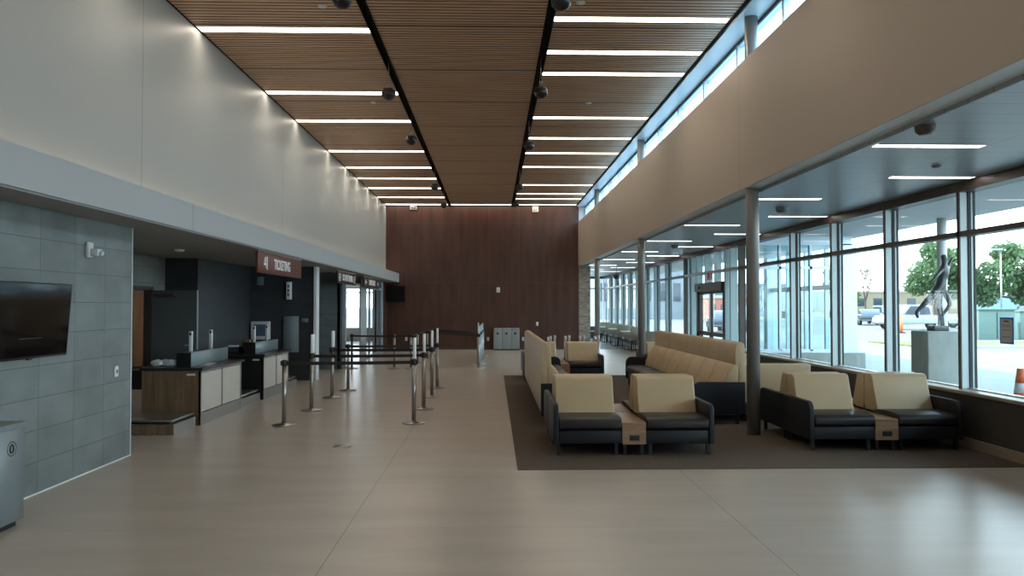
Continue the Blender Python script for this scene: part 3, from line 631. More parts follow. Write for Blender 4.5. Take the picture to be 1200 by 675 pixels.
# ================================================================== TICKET COUNTERS
def counter(y0, y1, end_mat, label):
    t = thing('ticket_counter', label, 'counter', (-4.7, y0, 0), 0, 'ticket counters'); x0, x1 = -5.12, -4.27
    b = BM(); box(b, x0+0.05, x1-0.03, y0+0.03, y1-0.03, 0.0, 0.80); obj('body', b, 'door_grey', t, True)
    b = BM(); box(b, x0, x1-0.0, y0, y0+0.03, 0.0, 0.80); e = obj('end_panel', b, end_mat, t, True)
    b = BM(); box(b, x1-0.20, x1-0.08, y0-0.006, y0, 0.725, 0.755); obj('outlet_plate', b, 'plastic_white', e, True)
    b = BM(); box(b, x1-0.03, x1, y0+0.03, y1, 0.0, 0.14); obj('kick_plate', b, 'steel', t, True)
    b = BM(); box(b, x1-0.03, x1+0.004, y0, y0+0.035, 0.0, 0.80); box(b, x1-0.03, x1+0.004, y1-0.035, y1, 0, 0.80); box(b, x1-0.03, x1+0.004, (y0+y1)/2-0.018, (y0+y1)/2+0.018, 0.14, 0.80)
    box(b, x1-0.03, x1+0.004, y0, y1, 0.765, 0.80); box(b, x1-0.03, x1+0.004, y0, y1, 0.14, 0.18); obj('frame', b, 'steel', t, True)
    ym = (y0+y1)/2
    for a, c in ((y0+0.045, ym-0.026), (ym+0.026, y1-0.045)):
        b = BM(); box(b, x1-0.03, x1-0.004, a, c, 0.19, 0.755); obj('front_panel', b, 'cream_panel', t, True)
    b = BM(); box(b, x0-0.02, x1+0.045, y0-0.06, y1+0.05, 0.80, 0.845); obj('worktop', rnd(b, 0.006, 2), 'dark_top', t, True)
    b = BM(); box(b, -4.66, -4.45, y0+0.10, y1-0.12, 0.846, 1.055); sc_ = obj('privacy_box', rnd(b, 0.004, 1), 'glassy_grey', t, True)
    b = BM(); box(b, -4.66, -4.45, y0+0.092, y0+0.10, 0.846, 1.055); obj('end_cap', b, 'black_metal', sc_, True)
    for y in (y0+0.36, y0+1.18):
        b = BM(); box(b, -4.585, -4.535, y-0.012, y+0.03, 1.055, 1.36); p = obj('display_post', rnd(b, 0.004, 1), 'plastic_white', t, True)
        b = BM(); box(b, -4.575, -4.545, y-0.0145, y-0.012, 1.30, 1.34); obj('camera_eye', b, 'black_metal', p, True)
    return t
counter(11.35, 13.15, 'counter_wood', 'ticket counter with brown wood end and two cream panels, nearer one')
counter(14.42, 16.15, 'black_metal', 'ticket counter with black end and two cream panels, farther one')
def scale(y0, y1, face, label):
    t = thing('baggage_scale', label, 'baggage scale', (-4.65, y0, 0), 0, 'baggage scales')
    b = BM(); box(b, -5.1, -4.31, y0, y1, 0.0, 0.145); box(b, -5.1, -4.31, y0-0.004, y0, 0.0, 0.145) ; obj('base', b, 'steel', t, True)
    b = BM(); box(b, -5.1, -4.312, y0-0.012, y0-0.004, 0.0, 0.14); obj('front_board', b, face, t, True)
    b = BM(); box(b, -5.06, -4.40, y0+0.05, y1-0.04, 0.145, 0.175); obj('load_cell', b, 'black_metal', t, True)
    b = BM(); box(b, -5.1, -4.33, y0-0.01, y1-0.01, 0.175, 0.205); obj('platform', rnd(b, 0.005, 2), 'steel', t, True)
scale(10.52, 11.28, 'counter_wood', 'low baggage scale with wooden front before the nearer ticket counter')
scale(13.25, 14.36, 'counter_wood', 'low baggage scale between the two ticket counters')
scale(16.25, 17.0, 'counter_wood', 'low baggage scale beyond the farther ticket counter')
# things on the counters
b = BM(); 
for i in range(3):
    bmesh.ops.create_icosphere(b, subdivisions=3, radius=0.09, matrix=Matrix.Translation((0.10*i-0.08, 0.04*(i % 2), 0.05)) @ Matrix.Diagonal((1.1, 0.9, 0.55, 1)))
for v in b.verts: v.co += Vector((random.uniform(-1,1), random.uniform(-1,1), random.uniform(-1,1)))*0.008; v.co.z = max(v.co.z, 0.001)
o = obj('plastic_bag', b, 'plastic_white'); o.location = (-4.90, 11.55, 0.846); tag(o, 'crumpled clear bag on the nearer ticket counter behind the grey box', 'bag')
b = BM()
for i in range(5): 
    a = 0.1*i; box(b, 0.01*i, 0.10+0.01*i, 0.03*i, 0.15+0.03*i, 0.004*i, 0.004*i+0.003)
o = obj('papers', b, 'paper_white'); o.location = (-4.42, 11.75, 0.846); tag(o, 'small papers lying on the front edge of the nearer counter', 'papers')
t = thing('desk_printer', 'small dark printer with white paper on the farther counter', 'printer', (-4.92, 14.7, 0.846))
b = BM(); box(b, -0.13, 0.13, -0.12, 0.12, 0, 0.12); obj('body', rnd(b, 0.015, 2), 'dark_top', t); b = BM(); box(b, -0.09, 0.09, -0.05, 0.05, 0.12, 0.155); obj('paper', rnd(b, 0.006, 1), 'paper_white', t)
b = BM(); box(b, -0.07, 0.07, -0.06, 0.06, 0, 0.24); o = obj('cardboard_box', rnd(b, 0.004, 1), 'brown_card'); o.location = (-4.78, 15.05, 0.846); tag(o, 'small brown cardboard box behind the privacy box on the farther counter', 'box')
b = BM(); lathe(b, [(0, 0), (0.05, 0), (0.045, 0.02), (0.02, 0.05), (0.035, 0.085), (0, 0.09)], seg=16); o = obj('tape_dispenser', b, 'plastic_white'); o.location = (-4.42, 16.5, 0.205); tag(o, 'small white object on the farthest baggage scale', 'tape dispenser')
# wall pieces round the counters
t = thing('wall_monitor', 'silver-framed monitor on the dark tiled wall behind the farther counter', 'monitor', (-5.41, 18.1, 1.17))
b = BM(); box(b, -0.22, 0.22, -0.10, -0.04, -0.21, 0.21); f_ = obj('frame', rnd(b, 0.012, 2), 'plastic_white', t); b = BM(); box(b, -0.15, 0.14, -0.104, -0.10, -0.13, 0.14); obj('screen', b, 'screen_blue', t)
b = BM(); box(b, -0.06, 0.06, -0.04, 0, -0.06, 0.06); obj('bracket', b, 'black_metal', t)
t = thing('access_panel', 'grey metal cabinet on the dark tiled wall', 'wall cabinet', (-4.72, 18.1, 1.08))
b = BM(); box(b, -0.175, 0.175, -0.06, 0, -0.42, 0.42); obj('cabinet', rnd(b, 0.006, 1), 'bin_grey', t); b = BM(); box(b, -0.155, 0.12, -0.07, -0.06, -0.40, 0.40); d_ = obj('door', rnd(b, 0.003, 1), 'glassy_grey', t)
b = BM()
for k in range(7): box(b, -0.115, -0.085, -0.073, -0.07, 0.28-0.08*k, 0.32-0.08*k)
obj('marking', b, 'text_grey', d_)
b = BM(); box(b, -4.48, -4.33, 18.085, 18.1, 1.36, 1.45); tag(obj('door_sign', rnd(b, 0.003, 1), 'bin_grey'), 'small blank grey plaque right of the wall cabinet', 'plaque')
b = BM(); box(b, -5.50, -5.36, 18.0, 18.1, 2.22, 2.42); tag(obj('wall_speaker', rnd(b, 0.015, 2), 'bin_grey'), 'small grey box high on the dark wall under the TICKETING sign', 'wall speaker')
t = thing('restroom_sign', 'narrow white projecting sign on the dark tiled wall', 'sign', (-4.76, 18.1, 2.1))
b = BM(); box(b, -0.05, 0.05, -0.14, 0, -0.21, 0.20); obj('board', rnd(b, 0.004, 1), 'paper_white', t)
b = BM()
for z in (0.1, 0.0, -0.1): box(b, -0.022, 0.022, -0.143, -0.14, z-0.03, z+0.03)
obj('pictogram', b, 'text_grey', t)
# open staff door leaf
dl = sroot('door_3', (-6.3, 14.35, 0)); b = BM(); box(b, -6.29, -5.47, 14.33, 14.375, 0.01, 2.03); obj('leaf', b, 'door_grey', dl, True)
b = BM(); box(b, -5.475, -5.465, 14.325, 14.38, 0.01, 2.035); obj('edge', b, 'alu', dl, True)
b = BM(); cyl(b, (-5.55, 14.33, 1.02), (-5.55, 14.27, 1.02), 0.012, seg=10); box(b, -5.67, -5.54, 14.262, 14.277, 1.01, 1.03); obj('handle', b, 'steel', dl, True)
b = BM(); box(b, -6.25, -5.85, 14.28, 14.33, 1.90, 1.96); box(b, -5.87, -5.85, 14.20, 14.28, 1.93, 1.99); obj('closer', b, 'bronze_frame', dl, True)
b = BM(); box(b, -6.43, -6.28, 14.29, 14.36, 0, 2.08); box(b, -6.43, -6.28, 13.38, 13.45, 0, 2.08); box(b, -6.43, -6.28, 13.38, 14.36, 2.03, 2.1); obj('frame', b, 'bronze_frame', dl, True)
strip(-8.3, -6.8, 15.4, 2.655, 0.3, 'lamp_low', 'unseen light added inside the staff room behind the open door', 'added staff room lights')  # unseen lamp, added to brighten the timber partition

# ================================================================== SIGNS
def hang_sign(name, label, x, y0, y1, z0, z1, mat):
    t = thing(name, label, 'sign', (x, (y0+y1)/2, z1)); b = BM(); box(b, x-0.05, x, y0, y1, z0, z1); obj('board', rnd(b, 0.006, 1), mat, t, True)
    b = BM(); box(b, x-0.055, x+0.005, y0, y1, z1, z1+0.025); obj('top_rail', b, 'tan_trim', t, True); return t
RX = (pi/2, 0, pi/2)
t = hang_sign('ticketing_sign', 'brown hanging sign reading TICKETING in white letters', -3.80, 12.5, 15.3, 2.285, 2.635, 'sign_brown')
text('lettering', 'TICKETING', 0.245, 'lettering', t, (-3.797, 13.93, 2.455), RX, (0.84, 1.0, 1))
b = BM()   # white pictogram: a forked mark joined to a tall bar
px = -3.799
prism(b, [(12.80, 2.44), (12.86, 2.56), (12.885, 2.55), (12.845, 2.455), (12.95, 2.455), (12.95, 2.43), (12.80, 2.42)], 'x', px, px+0.004); prism(b, [(12.90, 2.56), (12.93, 2.56), (12.93, 2.38), (12.905, 2.38)], 'x', px, px+0.004)
prism(b, [(12.97, 2.57), (13.01, 2.57), (13.01, 2.35), (12.975, 2.35)], 'x', px, px+0.004); obj('pictogram', b, 'lettering', t, True)
t = hang_sign('do_not_enter_sign', 'dark hanging sign reading DO NOT ENTER over the bright doorway', -3.80, 18.9, 21.3, 2.30, 2.60, 'sign_dark')
text('lettering', 'DO NOT ENTER', 0.20, 'lettering', t, (-3.797, 20.15, 2.45), RX, (0.95, 1.1, 1))
b = BM()
for yy in (19.12, 21.12):
    for r0, r1 in ((0.07, 0.10),):
        for k in range(24):
            a0, a1 = 2*pi*k/24, 2*pi*(k+1)/24
            prism(b, [(yy + r0*cos(a0), 2.45 + r0*sin(a0)), (yy + r1*cos(a0), 2.45 + r1*sin(a0)), (yy + r1*cos(a1), 2.45 + r1*sin(a1)), (yy + r0*cos(a1), 2.45 + r0*sin(a1))], 'x', -3.799, -3.795)
    prism(b, [(yy-0.06, 2.435), (yy+0.06, 2.435), (yy+0.06, 2.465), (yy-0.06, 2.465)], 'x', -3.799, -3.795)
obj('no_entry_symbol', b, 'lettering', t, True)
t = hang_sign('departures_sign', 'dark hanging sign reading DEPARTURES with arrows, nearest the end wall', -3.80, 22.7, 25.6, 2.30, 2.60, 'sign_dark')
text('lettering', 'DEPARTURES', 0.20, 'lettering', t, (-3.797, 24.2, 2.45), RX, (1.0, 1.1, 1))
b = BM()
for yy, s_ in ((23.0, -1), (25.38, 1)):
    prism(b, [(yy + s_*0.11, 2.45), (yy, 2.55), (yy, 2.48), (yy - s_*0.12, 2.48), (yy - s_*0.12, 2.42), (yy, 2.42), (yy, 2.35)], 'x', -3.799, -3.795)
obj('arrow', b, 'lettering', t, True)
t = thing('exit_sign', 'red EXIT sign above the sliding entrance doors', 'exit sign', (5.85, 20.5, 2.66))
b = BM(); box(b, 5.79, 5.84, 20.33, 20.67, 2.43, 2.64); obj('housing', rnd(b, 0.008, 2), 'paper_white', t, True)
text('lettering', 'EXIT', 0.20, 'red', t, (5.787, 20.5, 2.535), (pi/2, 0, -pi/2), (0.72, 1, 1))
b = BM(); box(b, 5.787, 5.789, 20.335, 20.665, 2.44, 2.46); box(b, 5.787, 5.789, 20.335, 20.665, 2.61, 2.63); box(b, 5.80, 5.83, 20.327, 20.33, 2.44, 2.63); obj('red_face', b, 'red', t, True)

# ================================================================== LEFT WALL ITEMS
t = thing('television', 'large black flat television on the grey tiled wall', 'television', (-4.24, 7.0, 1.6))
b = BM(); prism(b, [(-4.175, 1.27), (-4.125, 1.955), (-4.165, 1.96), (-4.215, 1.275)], 'y', 6.42, 7.64); obj('housing', rnd(b, 0.006, 1), 'black_metal', t, True)
b = BM(); prism(b, [(-4.1725, 1.29), (-4.1235, 1.945), (-4.1265, 1.945), (-4.1755, 1.29)], 'y', 6.435, 7.625); obj('screen', b, 'screen', t, True)
b = BM(); box(b, -4.239, -4.16, 6.85, 7.2, 1.45, 1.75); obj('bracket', b, 'black_metal', t, True)
b = BM(); box(b, -4.19, -4.165, 7.0, 7.06, 1.258, 1.272); obj('receiver', b, 'black_metal', t, True)
t = thing('alarm_strobe', 'white alarm device high on the grey tiled wall', 'alarm', (-4.24, 8.13, 2.33))
b = BM(); box(b, -4.24, -4.20, 8.07, 8.17, 2.25, 2.41); obj('back_plate', rnd(b, 0.006, 1), 'plastic_white', t, True)
b = BM(); box(b, -4.20, -4.12, 8.10, 8.19, 2.27, 2.34); cyl(b, (-4.12, 8.145, 2.30), (-4.09, 8.145, 2.29), 0.028, seg=12); obj('lamp', rnd(b, 0.006, 1), 'plastic_white', t, True)
b = BM(); box(b, -4.24, -4.225, 8.71, 8.79, 0.95, 1.07); o = obj('wall_switch', rnd(b, 0.004, 1), 'plastic_white'); tag(o, 'small white switch plate near the end of the grey tiled wall', 'switch')
b = BM(); box(b, -4.224, -4.221, 8.735, 8.765, 0.99, 1.03); c_ = obj('button', b, 'text_grey', o)
# litter bin
t = thing('recycling_bin', 'tall grey metal litter bin with round mark against the tiled wall', 'litter bin', (-4.0, 5.7, 0))
b = BM(); box(b, -4.20, -3.76, 5.945, 6.29, 0.05, 0.78); obj('cabinet', rnd(b, 0.006, 1), 'bin_grey', t, True)
b = BM(); box(b, -4.20, -3.76, 5.25, 5.935, 0.05, 0.78); obj('cabinet', rnd(b, 0.006, 1), 'bin_grey', t, True)
b = BM(); box(b, -4.18, -3.80, 5.3, 6.25, 0.0, 0.05); obj('plinth', b, 'black_metal', t, True)
b = BM(); prism(b, [(-4.22, 0.78), (-3.755, 0.78), (-3.755, 0.822), (-3.785, 0.822), (-3.785, 0.80), (-4.19, 0.80), (-4.19, 0.822), (-4.22, 0.822)], 'y', 5.25, 6.0); box(b, -4.22, -3.755, 6.0, 6.295, 0.78, 0.822); box(b, -4.22, -3.755, 5.22, 5.26, 0.78, 0.822); obj('top', b, 'bin_grey', t, True)
b = BM(); box(b, -4.185, -3.79, 5.27, 6.0, 0.799, 0.803); obj('opening', b, 'black_metal', t, True)
b = BM(); yy, zz = 6.12, 0.63
for k in range(28):
    a0, a1 = 2*pi*k/28, 2*pi*(k+0.6)/28
    prism(b, [(yy + 0.052*cos(a0), zz + 0.052*sin(a0)), (yy + 0.058*cos(a0), zz + 0.058*sin(a0)), (yy + 0.058*cos(a1), zz + 0.058*sin(a1)), (yy + 0.052*cos(a1), zz + 0.052*sin(a1))], 'x', -3.76, -3.757)
for k in range(24):
    a0, a1 = 2*pi*k/24, 2*pi*(k+1)/24
    prism(b, [(yy + 0.013*cos(a0), zz + 0.026*sin(a0)), (yy + 0.030*cos(a0), zz + 0.038*sin(a0)), (yy + 0.030*cos(a1), zz + 0.038*sin(a1)), (yy + 0.013*cos(a1), zz + 0.026*sin(a1))], 'x', -3.76, -3.757)
obj('round_mark', b, 'black_metal', t, True)
b = BM(); box(b, -1.98, -1.76, 9.56, 9.76, 0, 0.004); o = obj('floor_box', rnd(b, 0.001, 1), 'post_steel'); tag(o, 'small metal floor outlet cover in the pale floor', 'floor outlet')

# ================================================================== END WALL ITEMS
t = thing('recycling_station', 'grey three-opening recycling station against the dark end wall', 'recycling station', (0.5, 30.3, 0))
for k in range(3):
    x0 = 0.0 + 0.345*k; b = BM(); box(b, x0+0.003, x0+0.342, 30.05, 30.55, 0.04, 0.86); u = obj('bin_unit', rnd(b, 0.03, 3), 'station_grey', t, True)
    b = BM(); cyl(b, (x0+0.172, 30.052, 0.66), (x0+0.172, 30.042, 0.66), 0.045, seg=18); obj('opening', b, 'black_metal', u, True)
b = BM(); box(b, 0.02, 1.02, 30.1, 30.5, 0, 0.05); obj('plinth', b, 'black_metal', t, True)
def plate(x, z, w, h, label, cat='outlet', g=None, name='wall_outlet'):
    b = BM(); box(b, x-w/2, x+w/2, YB-0.03, YB, z-h/2, z+h/2); o = obj(name, rnd(b, 0.005, 1), 'plastic_white'); tag(o, label, cat, g)
    b = BM(); box(b, x-w/5, x+w/5, YB-0.033, YB-0.03, z-h/4, z+h/4); obj('socket', b, 'paper', o)
plate(-3.45, 0.42, 0.09, 0.15, 'white outlet on the dark end wall behind the queue posts')
plate(-0.20, 0.42, 0.09, 0.15, 'white outlet on the dark end wall left of the recycling station')
plate(1.19, 0.42, 0.09, 0.15, 'white outlet on the dark end wall right of the recycling station')
plate(2.19, 0.42, 0.09, 0.15, 'white outlet on the dark end wall above the far armchairs')
plate(1.75, 1.02, 0.09, 0.15, 'white switch plate at waist height on the dark end wall', 'switch', name='wall_switch')
plate(0.20, 2.37, 0.14, 0.20, 'white alarm plate at mid height on the dark end wall', 'alarm', name='alarm_strobe')
t = thing('emergency_light', 'white twin-head emergency light at top left of the dark end wall', 'emergency light', (-3.17, YB, 5.64))
b = BM(); box(b, -0.13, 0.13, -0.09, 0, -0.08, 0.08); obj('housing', rnd(b, 0.025, 3), 'plastic_white', t)
for x in (-0.06, 0.06):
    b = BM(); cyl(b, (x, -0.09, 0), (x, -0.13, -0.02), 0.04, 0.05, seg=14); obj('lamp_head', b, 'bin_grey', t)
t = thing('alarm_horn', 'square pale alarm horn at top right of the dark end wall', 'alarm', (1.68, YB, 5.60))
b = BM(); box(b, -0.12, 0.12, -0.08, 0, -0.12, 0.12); obj('housing', rnd(b, 0.01, 2), 'plastic_white', t)
b = BM(); box(b, -0.085, 0.085, -0.086, -0.08, -0.085, 0.085); rnd(b, 0.004, 1)
obj('sounder_face', b, 'paper', t)
t = thing('television', 'black television angled on the dark end wall under the band', 'television', (-3.95, YB, 2.2))
b = BM(); box(b, -0.46, 0.46, -0.03, 0.03, -0.32, 0.32); o = obj('housing', rnd(b, 0.008, 1), 'slot_black', t); o.location = (0.02, -0.38, 0.0); o.rotation_euler = (radians(8), 0, radians(12))
b = BM(); box(b, -0.445, 0.445, -0.034, -0.03, -0.305, 0.305); p_ = obj('screen', b, 'slot_black', o)
b = BM(); box(b, -0.05, 0.05, -0.37, 0, -0.05, 0.05); obj('bracket', b, 'black_metal', t)
t = thing('hanging_monitor', 'grey monitor hanging beyond the stone pier', 'monitor', (4.25, 35.0, 2.2)); b = BM(); box(b, -0.14, 0.14, -0.05, 0.05, -0.2, 0.22); obj('housing', rnd(b, 0.01, 2), 'bin_grey', t); b = BM(); cyl(b, (0, 0, 0.2), (0, 0, ZL-2.2), 0.015, seg=8); obj('pole', b, 'steel', t)

# ================================================================== DINING GROUP
def dining_chair(loc, rot, label):
    t = thing('dining_chair', label, 'chair', loc, rot, 'cream dining chairs by the far windows')
    prof = [(0.20, 0.44), (0.255, 0.92), (0.235, 0.94), (0.21, 0.93), (0.145, 0.46)]
    obj('backrest', rnd(prism(BM(), prof, 'x', -0.24, 0.24), 0.012, 2), 'chair_grey', t)
    b = BM(); box(b, -0.24, 0.24, -0.24, 0.22, 0.41, 0.475); obj('seat', rnd(b, 0.02, 2), 'chair_grey', t)
    for x in (-0.21, 0.21):
        for y in (-0.2, 0.2):
            b = BM(); cyl(b, (x, y, 0.42), (x*1.08, y*1.08, 0), 0.014, seg=8); obj('leg', b, 'black_metal', t)
def dining_table(loc, label):
    t = thing('dining_table', label, 'table', loc, 0, 'white dining tables by the far windows')
    b = BM(); box(b, -0.38, 0.38, -0.35, 0.35, 0.72, 0.75); obj('table_top', rnd(b, 0.006, 2), 'paper_white', t)
    b = BM(); cyl(b, (0, 0, 0.03), (0, 0, 0.72), 0.035, seg=12); obj('pedestal', b, 'black_metal', t)
    b = BM(); box(b, -0.28, 0.28, -0.03, 0.03, 0, 0.03); box(b, -0.03, 0.03, -0.28, 0.28, 0, 0.03); obj('base', b, 'black_metal', t)
for y, lab in ((29.3, 'nearest to the lounge'), (32.5, 'in the middle of the row'), (35.7, 'farthest down the row')):
    dining_chair((5.45, y, 0), pi, 'cream dining chair with its back to the lounge, ' + lab)
    dining_table((5.42, y+0.75, 0), 'white square dining table by the windows, ' + lab)
    dining_chair((5.45, y+1.45, 0), 0, 'cream dining chair facing the lounge across the table, ' + lab)
dining_chair((5.0, 23.8, 0), 0, 'cream chair behind the high-back sofa near the middle column')
dining_chair((4.9, 38.9, 0), pi/2, 'cream dining chair sideways before the far end window')

# ================================================================== NOTICE ON GLASS
t = thing('paper_notice', 'paper notice framed in blue tape on the nearest window pane', 'notice', (5.99, 8.84, 1.45))
b = BM(); box(b, 5.995, 5.998, 8.715, 8.955, 1.30, 1.61); obj('tape_border', b, 'blue_tape', t, True)
b = BM(); box(b, 5.992, 5.995, 8.735, 8.935, 1.32, 1.59); sh = obj('sheet', b, 'paper', t, True)
b = BM(); box(b, 5.991, 5.992, 8.79, 8.88, 1.555, 1.575)
for z in (1.52, 1.50, 1.46, 1.38): box(b, 5.991, 5.992, 8.77, 8.91, z, z+0.006)
obj('printed_lines', b, 'text_grey', sh, True)

# ================================================================== OUTSIDE
b = BM(); box(b, 6.08, 19.0, -30, 70, -0.2, -0.02); struct('ground', b, 'pavement')
b = BM(); box(b, -260, 400, -60, 500, -0.4, -0.05); struct('ground', b, 'road')
b = BM(); box(b, 19.0, 19.3, -30, 28.0, -0.2, 0.05); box(b, 19.3, 48, 36.5, 36.8, -0.2, 0.06); box(b, 19.3, 48, 31.7, 32.0, -0.2, 0.06); struct('kerb', b, 'kerb')
b = BM(); box(b, 18.0, 60.0, 32.0, 36.5, -0.1, 0.04); o = obj('verge', b, 'grass'); tag(o, 'narrow strip of dry green grass beyond the road', 'grass', kind='stuff')
cp = sroot('column'); 
for y in (6.7, 14.5, 22.3+7.8): cyl_b = BM(); cyl(cyl_b, (8.6, y, -0.05), (8.6, y, 3.42), 0.085, seg=20); struct('column', cyl_b, 'canopy_white')
bpy.data.objects.remove(cp)
# statue on a block
b = BM(); box(b, 7.56, 8.18, 13.2, 13.75, -0.03, 1.30); tag(obj('concrete_plinth', rnd(b, 0.02, 2), 'concrete_block'), 'rough concrete block outside the window carrying the bronze figure', 'plinth')
t = thing('leaping_statue', 'dark bronze leaping human figure on the concrete block outside', 'statue', (8.0, 13.5, 1.30))
def skin(name, joints, edges, mat, parent):
    me = bpy.data.meshes.new(name); me.from_pydata([j[0] for j in joints], edges, []); o = bpy.data.objects.new(name, me); COL.objects.link(o); o.parent = parent
    me.materials.append(M[mat]); md = o.modifiers.new('skin', 'SKIN'); md.use_smooth_shade = True
    for i, j in enumerate(joints): me.skin_vertices[0].data[i].radius = (j[1]*1.05, j[1]*0.95)
    me.skin_vertices[0].data[0].use_root = True
    o.modifiers.new('sub', 'SUBSURF').levels = 1; o.modifiers['sub'].render_levels = 2
    return o
def P(px, py, dy=0.0):   # photo-measured pose (metres in the figure's own plane)
    return ((px - 578)/900*13.5 - 8.0, dy, 1.75 + (358-py)/900*13.5 - 1.30)
J = [(P(1109, 334), 0.075), (P(1113, 322), 0.085), (P(1115, 313, -0.02), 0.07), (P(1114, 308, -0.02), 0.035), (P(1113, 302, -0.03), 0.06), (P(1112, 297, -0.03), 0.05),
     (P(1106, 318, -0.08), 0.042), (P(1098, 323, -0.18), 0.030), (P(1090, 331, -0.22), 0.022), (P(1087, 334, -0.22), 0.018),
     (P(1121, 314, 0.08), 0.042), (P(1126, 308, 0.14), 0.030), (P(1131, 300, 0.16), 0.020),
     (P(1103, 340, -0.06), 0.070), (P(1094, 349, -0.08), 0.058), (P(1086, 357, -0.08), 0.046), (P(1077, 366, -0.08), 0.028), (P(1079, 373, -0.08), 0.024),
     (P(1115, 340, 0.06), 0.062), (P(1122, 350, 0.08), 0.050), (P(1125, 357, 0.10), 0.040), (P(1119, 366, 0.12), 0.028), (P(1114, 371, 0.12), 0.022)]
E = [(0,1),(1,2),(2,3),(3,4),(4,5),(2,6),(6,7),(7,8),(8,9),(2,10),(10,11),(11,12),(0,13),(13,14),(14,15),(15,16),(16,17),(0,18),(18,19),(19,20),(20,21),(21,22)]
skin('figure', J, E, 'bronze_statue', t)
b = BM(); pts = [P(1105, 340), P(1103, 350), P(1106, 362), P(1110, 374), P(1111, 384)]
for a, c in zip(pts, pts[1:]): cyl(b, a, c, 0.018, seg=8)
pts = [P(1112, 342), P(1110, 356), P(1112, 370), P(1113, 384)]
for a, c in zip(pts, pts[1:]): cyl(b, a, c, 0.014, seg=8)
obj('support', b, 'bronze_statue', t)
b = BM(); box(b, -0.22, 0.05, -0.12, 0.12, 0.0, 0.09); obj('foot_block', rnd(b, 0.01, 2), 'bronze_statue', t)
# traffic cone
t = thing('traffic_cone', 'orange and white traffic cone outside the nearest window', 'traffic cone', (6.62, 9.5, -0.02))
b = BM(); box(b, -0.2, 0.2, -0.2, 0.2, 0, 0.04); obj('base', rnd(b, 0.02, 2), 'orange', t)
for z0, z1, m_ in ((0.04, 0.42, 'orange'), (0.42, 0.56, 'paper_white'), (0.56, 0.68, 'orange'), (0.68, 0.80, 'paper_white'), (0.80, 0.98, 'orange')):
    b = BM(); cyl(b, (0,0,z0), (0,0,z1), 0.165-0.125*z0, 0.165-0.125*z1, seg=20); obj('band', b, m_, t)
t = thing('delineator_post', 'slim orange delineator post at the edge of the car park', 'traffic post', (26.6, 49.5, -0.05)); b = BM(); cyl(b, (0,0,0.05), (0,0,1.15), 0.12, 0.09, seg=12); obj('post', b, 'orange', t); b = BM(); cyl(b, (0,0,0), (0,0,0.06), 0.28, seg=14); obj('base', b, 'tyre', t)
# vehicles
def vehicle(kind, loc, rot, mat, label):
    t = thing(kind, label, 'car', loc, rot, 'vehicles in the car park')
    if kind == 'pickup_truck':
        body = [(-2.75,0.45),(-2.78,0.85),(-2.7,1.02),(-1.0,1.05),(-0.9,1.06),(1.1,1.08),(1.3,1.12),(2.5,1.02),(2.72,0.85),(2.75,0.45)]; cab = [(-1.0,1.05),(-0.85,1.78),(-0.6,1.86),(0.75,1.86),(0.95,1.80),(1.35,1.12)]
        wins = [[(-0.82,1.14),(-0.72,1.70),(-0.02,1.74),(-0.02,1.14)], [(0.06,1.14),(0.06,1.74),(0.68,1.74),(1.12,1.16)]]; wh = (-1.75, 1.72)
    elif kind == 'sport_utility_vehicle':
        body = [(-2.45,0.42),(-2.5,0.9),(-2.42,1.08),(1.0,1.08),(2.2,1.0),(2.42,0.82),(2.45,0.42)]; cab = [(-2.42,1.08),(-2.2,1.72),(-2.0,1.80),(0.3,1.80),(0.5,1.74),(1.15,1.08)]
        wins = [[(-2.15,1.15),(-2.02,1.66),(-1.2,1.68),(-1.2,1.15)], [(-1.1,1.15),(-1.1,1.68),(-0.25,1.68),(-0.25,1.15)], [(-0.15,1.15),(-0.15,1.68),(0.3,1.66),(0.86,1.15)]]; wh = (-1.5, 1.5)
    else:
        body = [(-2.25,0.38),(-2.3,0.75),(-2.2,0.95),(-1.5,1.0),(1.0,0.98),(2.05,0.82),(2.25,0.65),(2.25,0.38)]; cab = [(-1.75,0.98),(-1.05,1.40),(-0.7,1.46),(0.2,1.46),(0.45,1.40),(1.1,0.97)]
        wins = [[(-1.4,1.03),(-0.95,1.34),(-0.35,1.38),(-0.35,1.03)], [(-0.27,1.03),(-0.27,1.38),(0.25,1.36),(0.80,1.03)]]; wh = (-1.4, 1.4)
    obj('body', rnd(prism(BM(), body, 'y', -0.93, 0.93), 0.07, 3), mat, t); obj('cabin', rnd(prism(BM(), cab, 'y', -0.80, 0.80), 0.05, 2), mat, t)
    for wdw in wins:
        b = prism(BM(), wdw, 'y', -0.815, 0.815); obj('window', b, 'car_glass', t)
    for x in wh:
        for y in (-0.86, 0.86):
            b = BM(); cyl(b, (x, y-0.12, 0.38), (x, y+0.12, 0.38), 0.38, seg=24); w_ = obj('wheel', b, 'tyre', t)
            b = BM(); cyl(b, (x, y-0.13, 0.38), (x, y+0.13, 0.38), 0.22, seg=16); obj('hub', b, 'car_silver', w_)
    e = body[0][0]; b = BM(); box(b, e-0.02, e+0.1, -0.85, 0.85, 0.42, 0.6); box(b, -e-0.1, -e+0.02, -0.85, 0.85, 0.42, 0.6); obj('bumper', rnd(b, 0.02, 2), 'car_silver', t)
G = -0.05
vehicle('pickup_truck', (31.6, 57.0, G), pi, 'car_white', 'white crew-cab pickup truck parked sideways in the car park')
vehicle('sedan', (34.6, 70.0, G), radians(70), 'car_dark', 'dark car behind the tail of the white pickup truck')
vehicle('sport_utility_vehicle', (38.0, 74.0, G), radians(80), 'car_silver', 'silver tall car left of the white pickup, farther back')
vehicle('sedan', (38.6, 60.5, G), pi, 'car_white', 'white low car behind the statue')
vehicle('sport_utility_vehicle', (44.0, 60.0, G), pi, 'car_silver', 'silver tall car right of the statue beyond the green boxes')
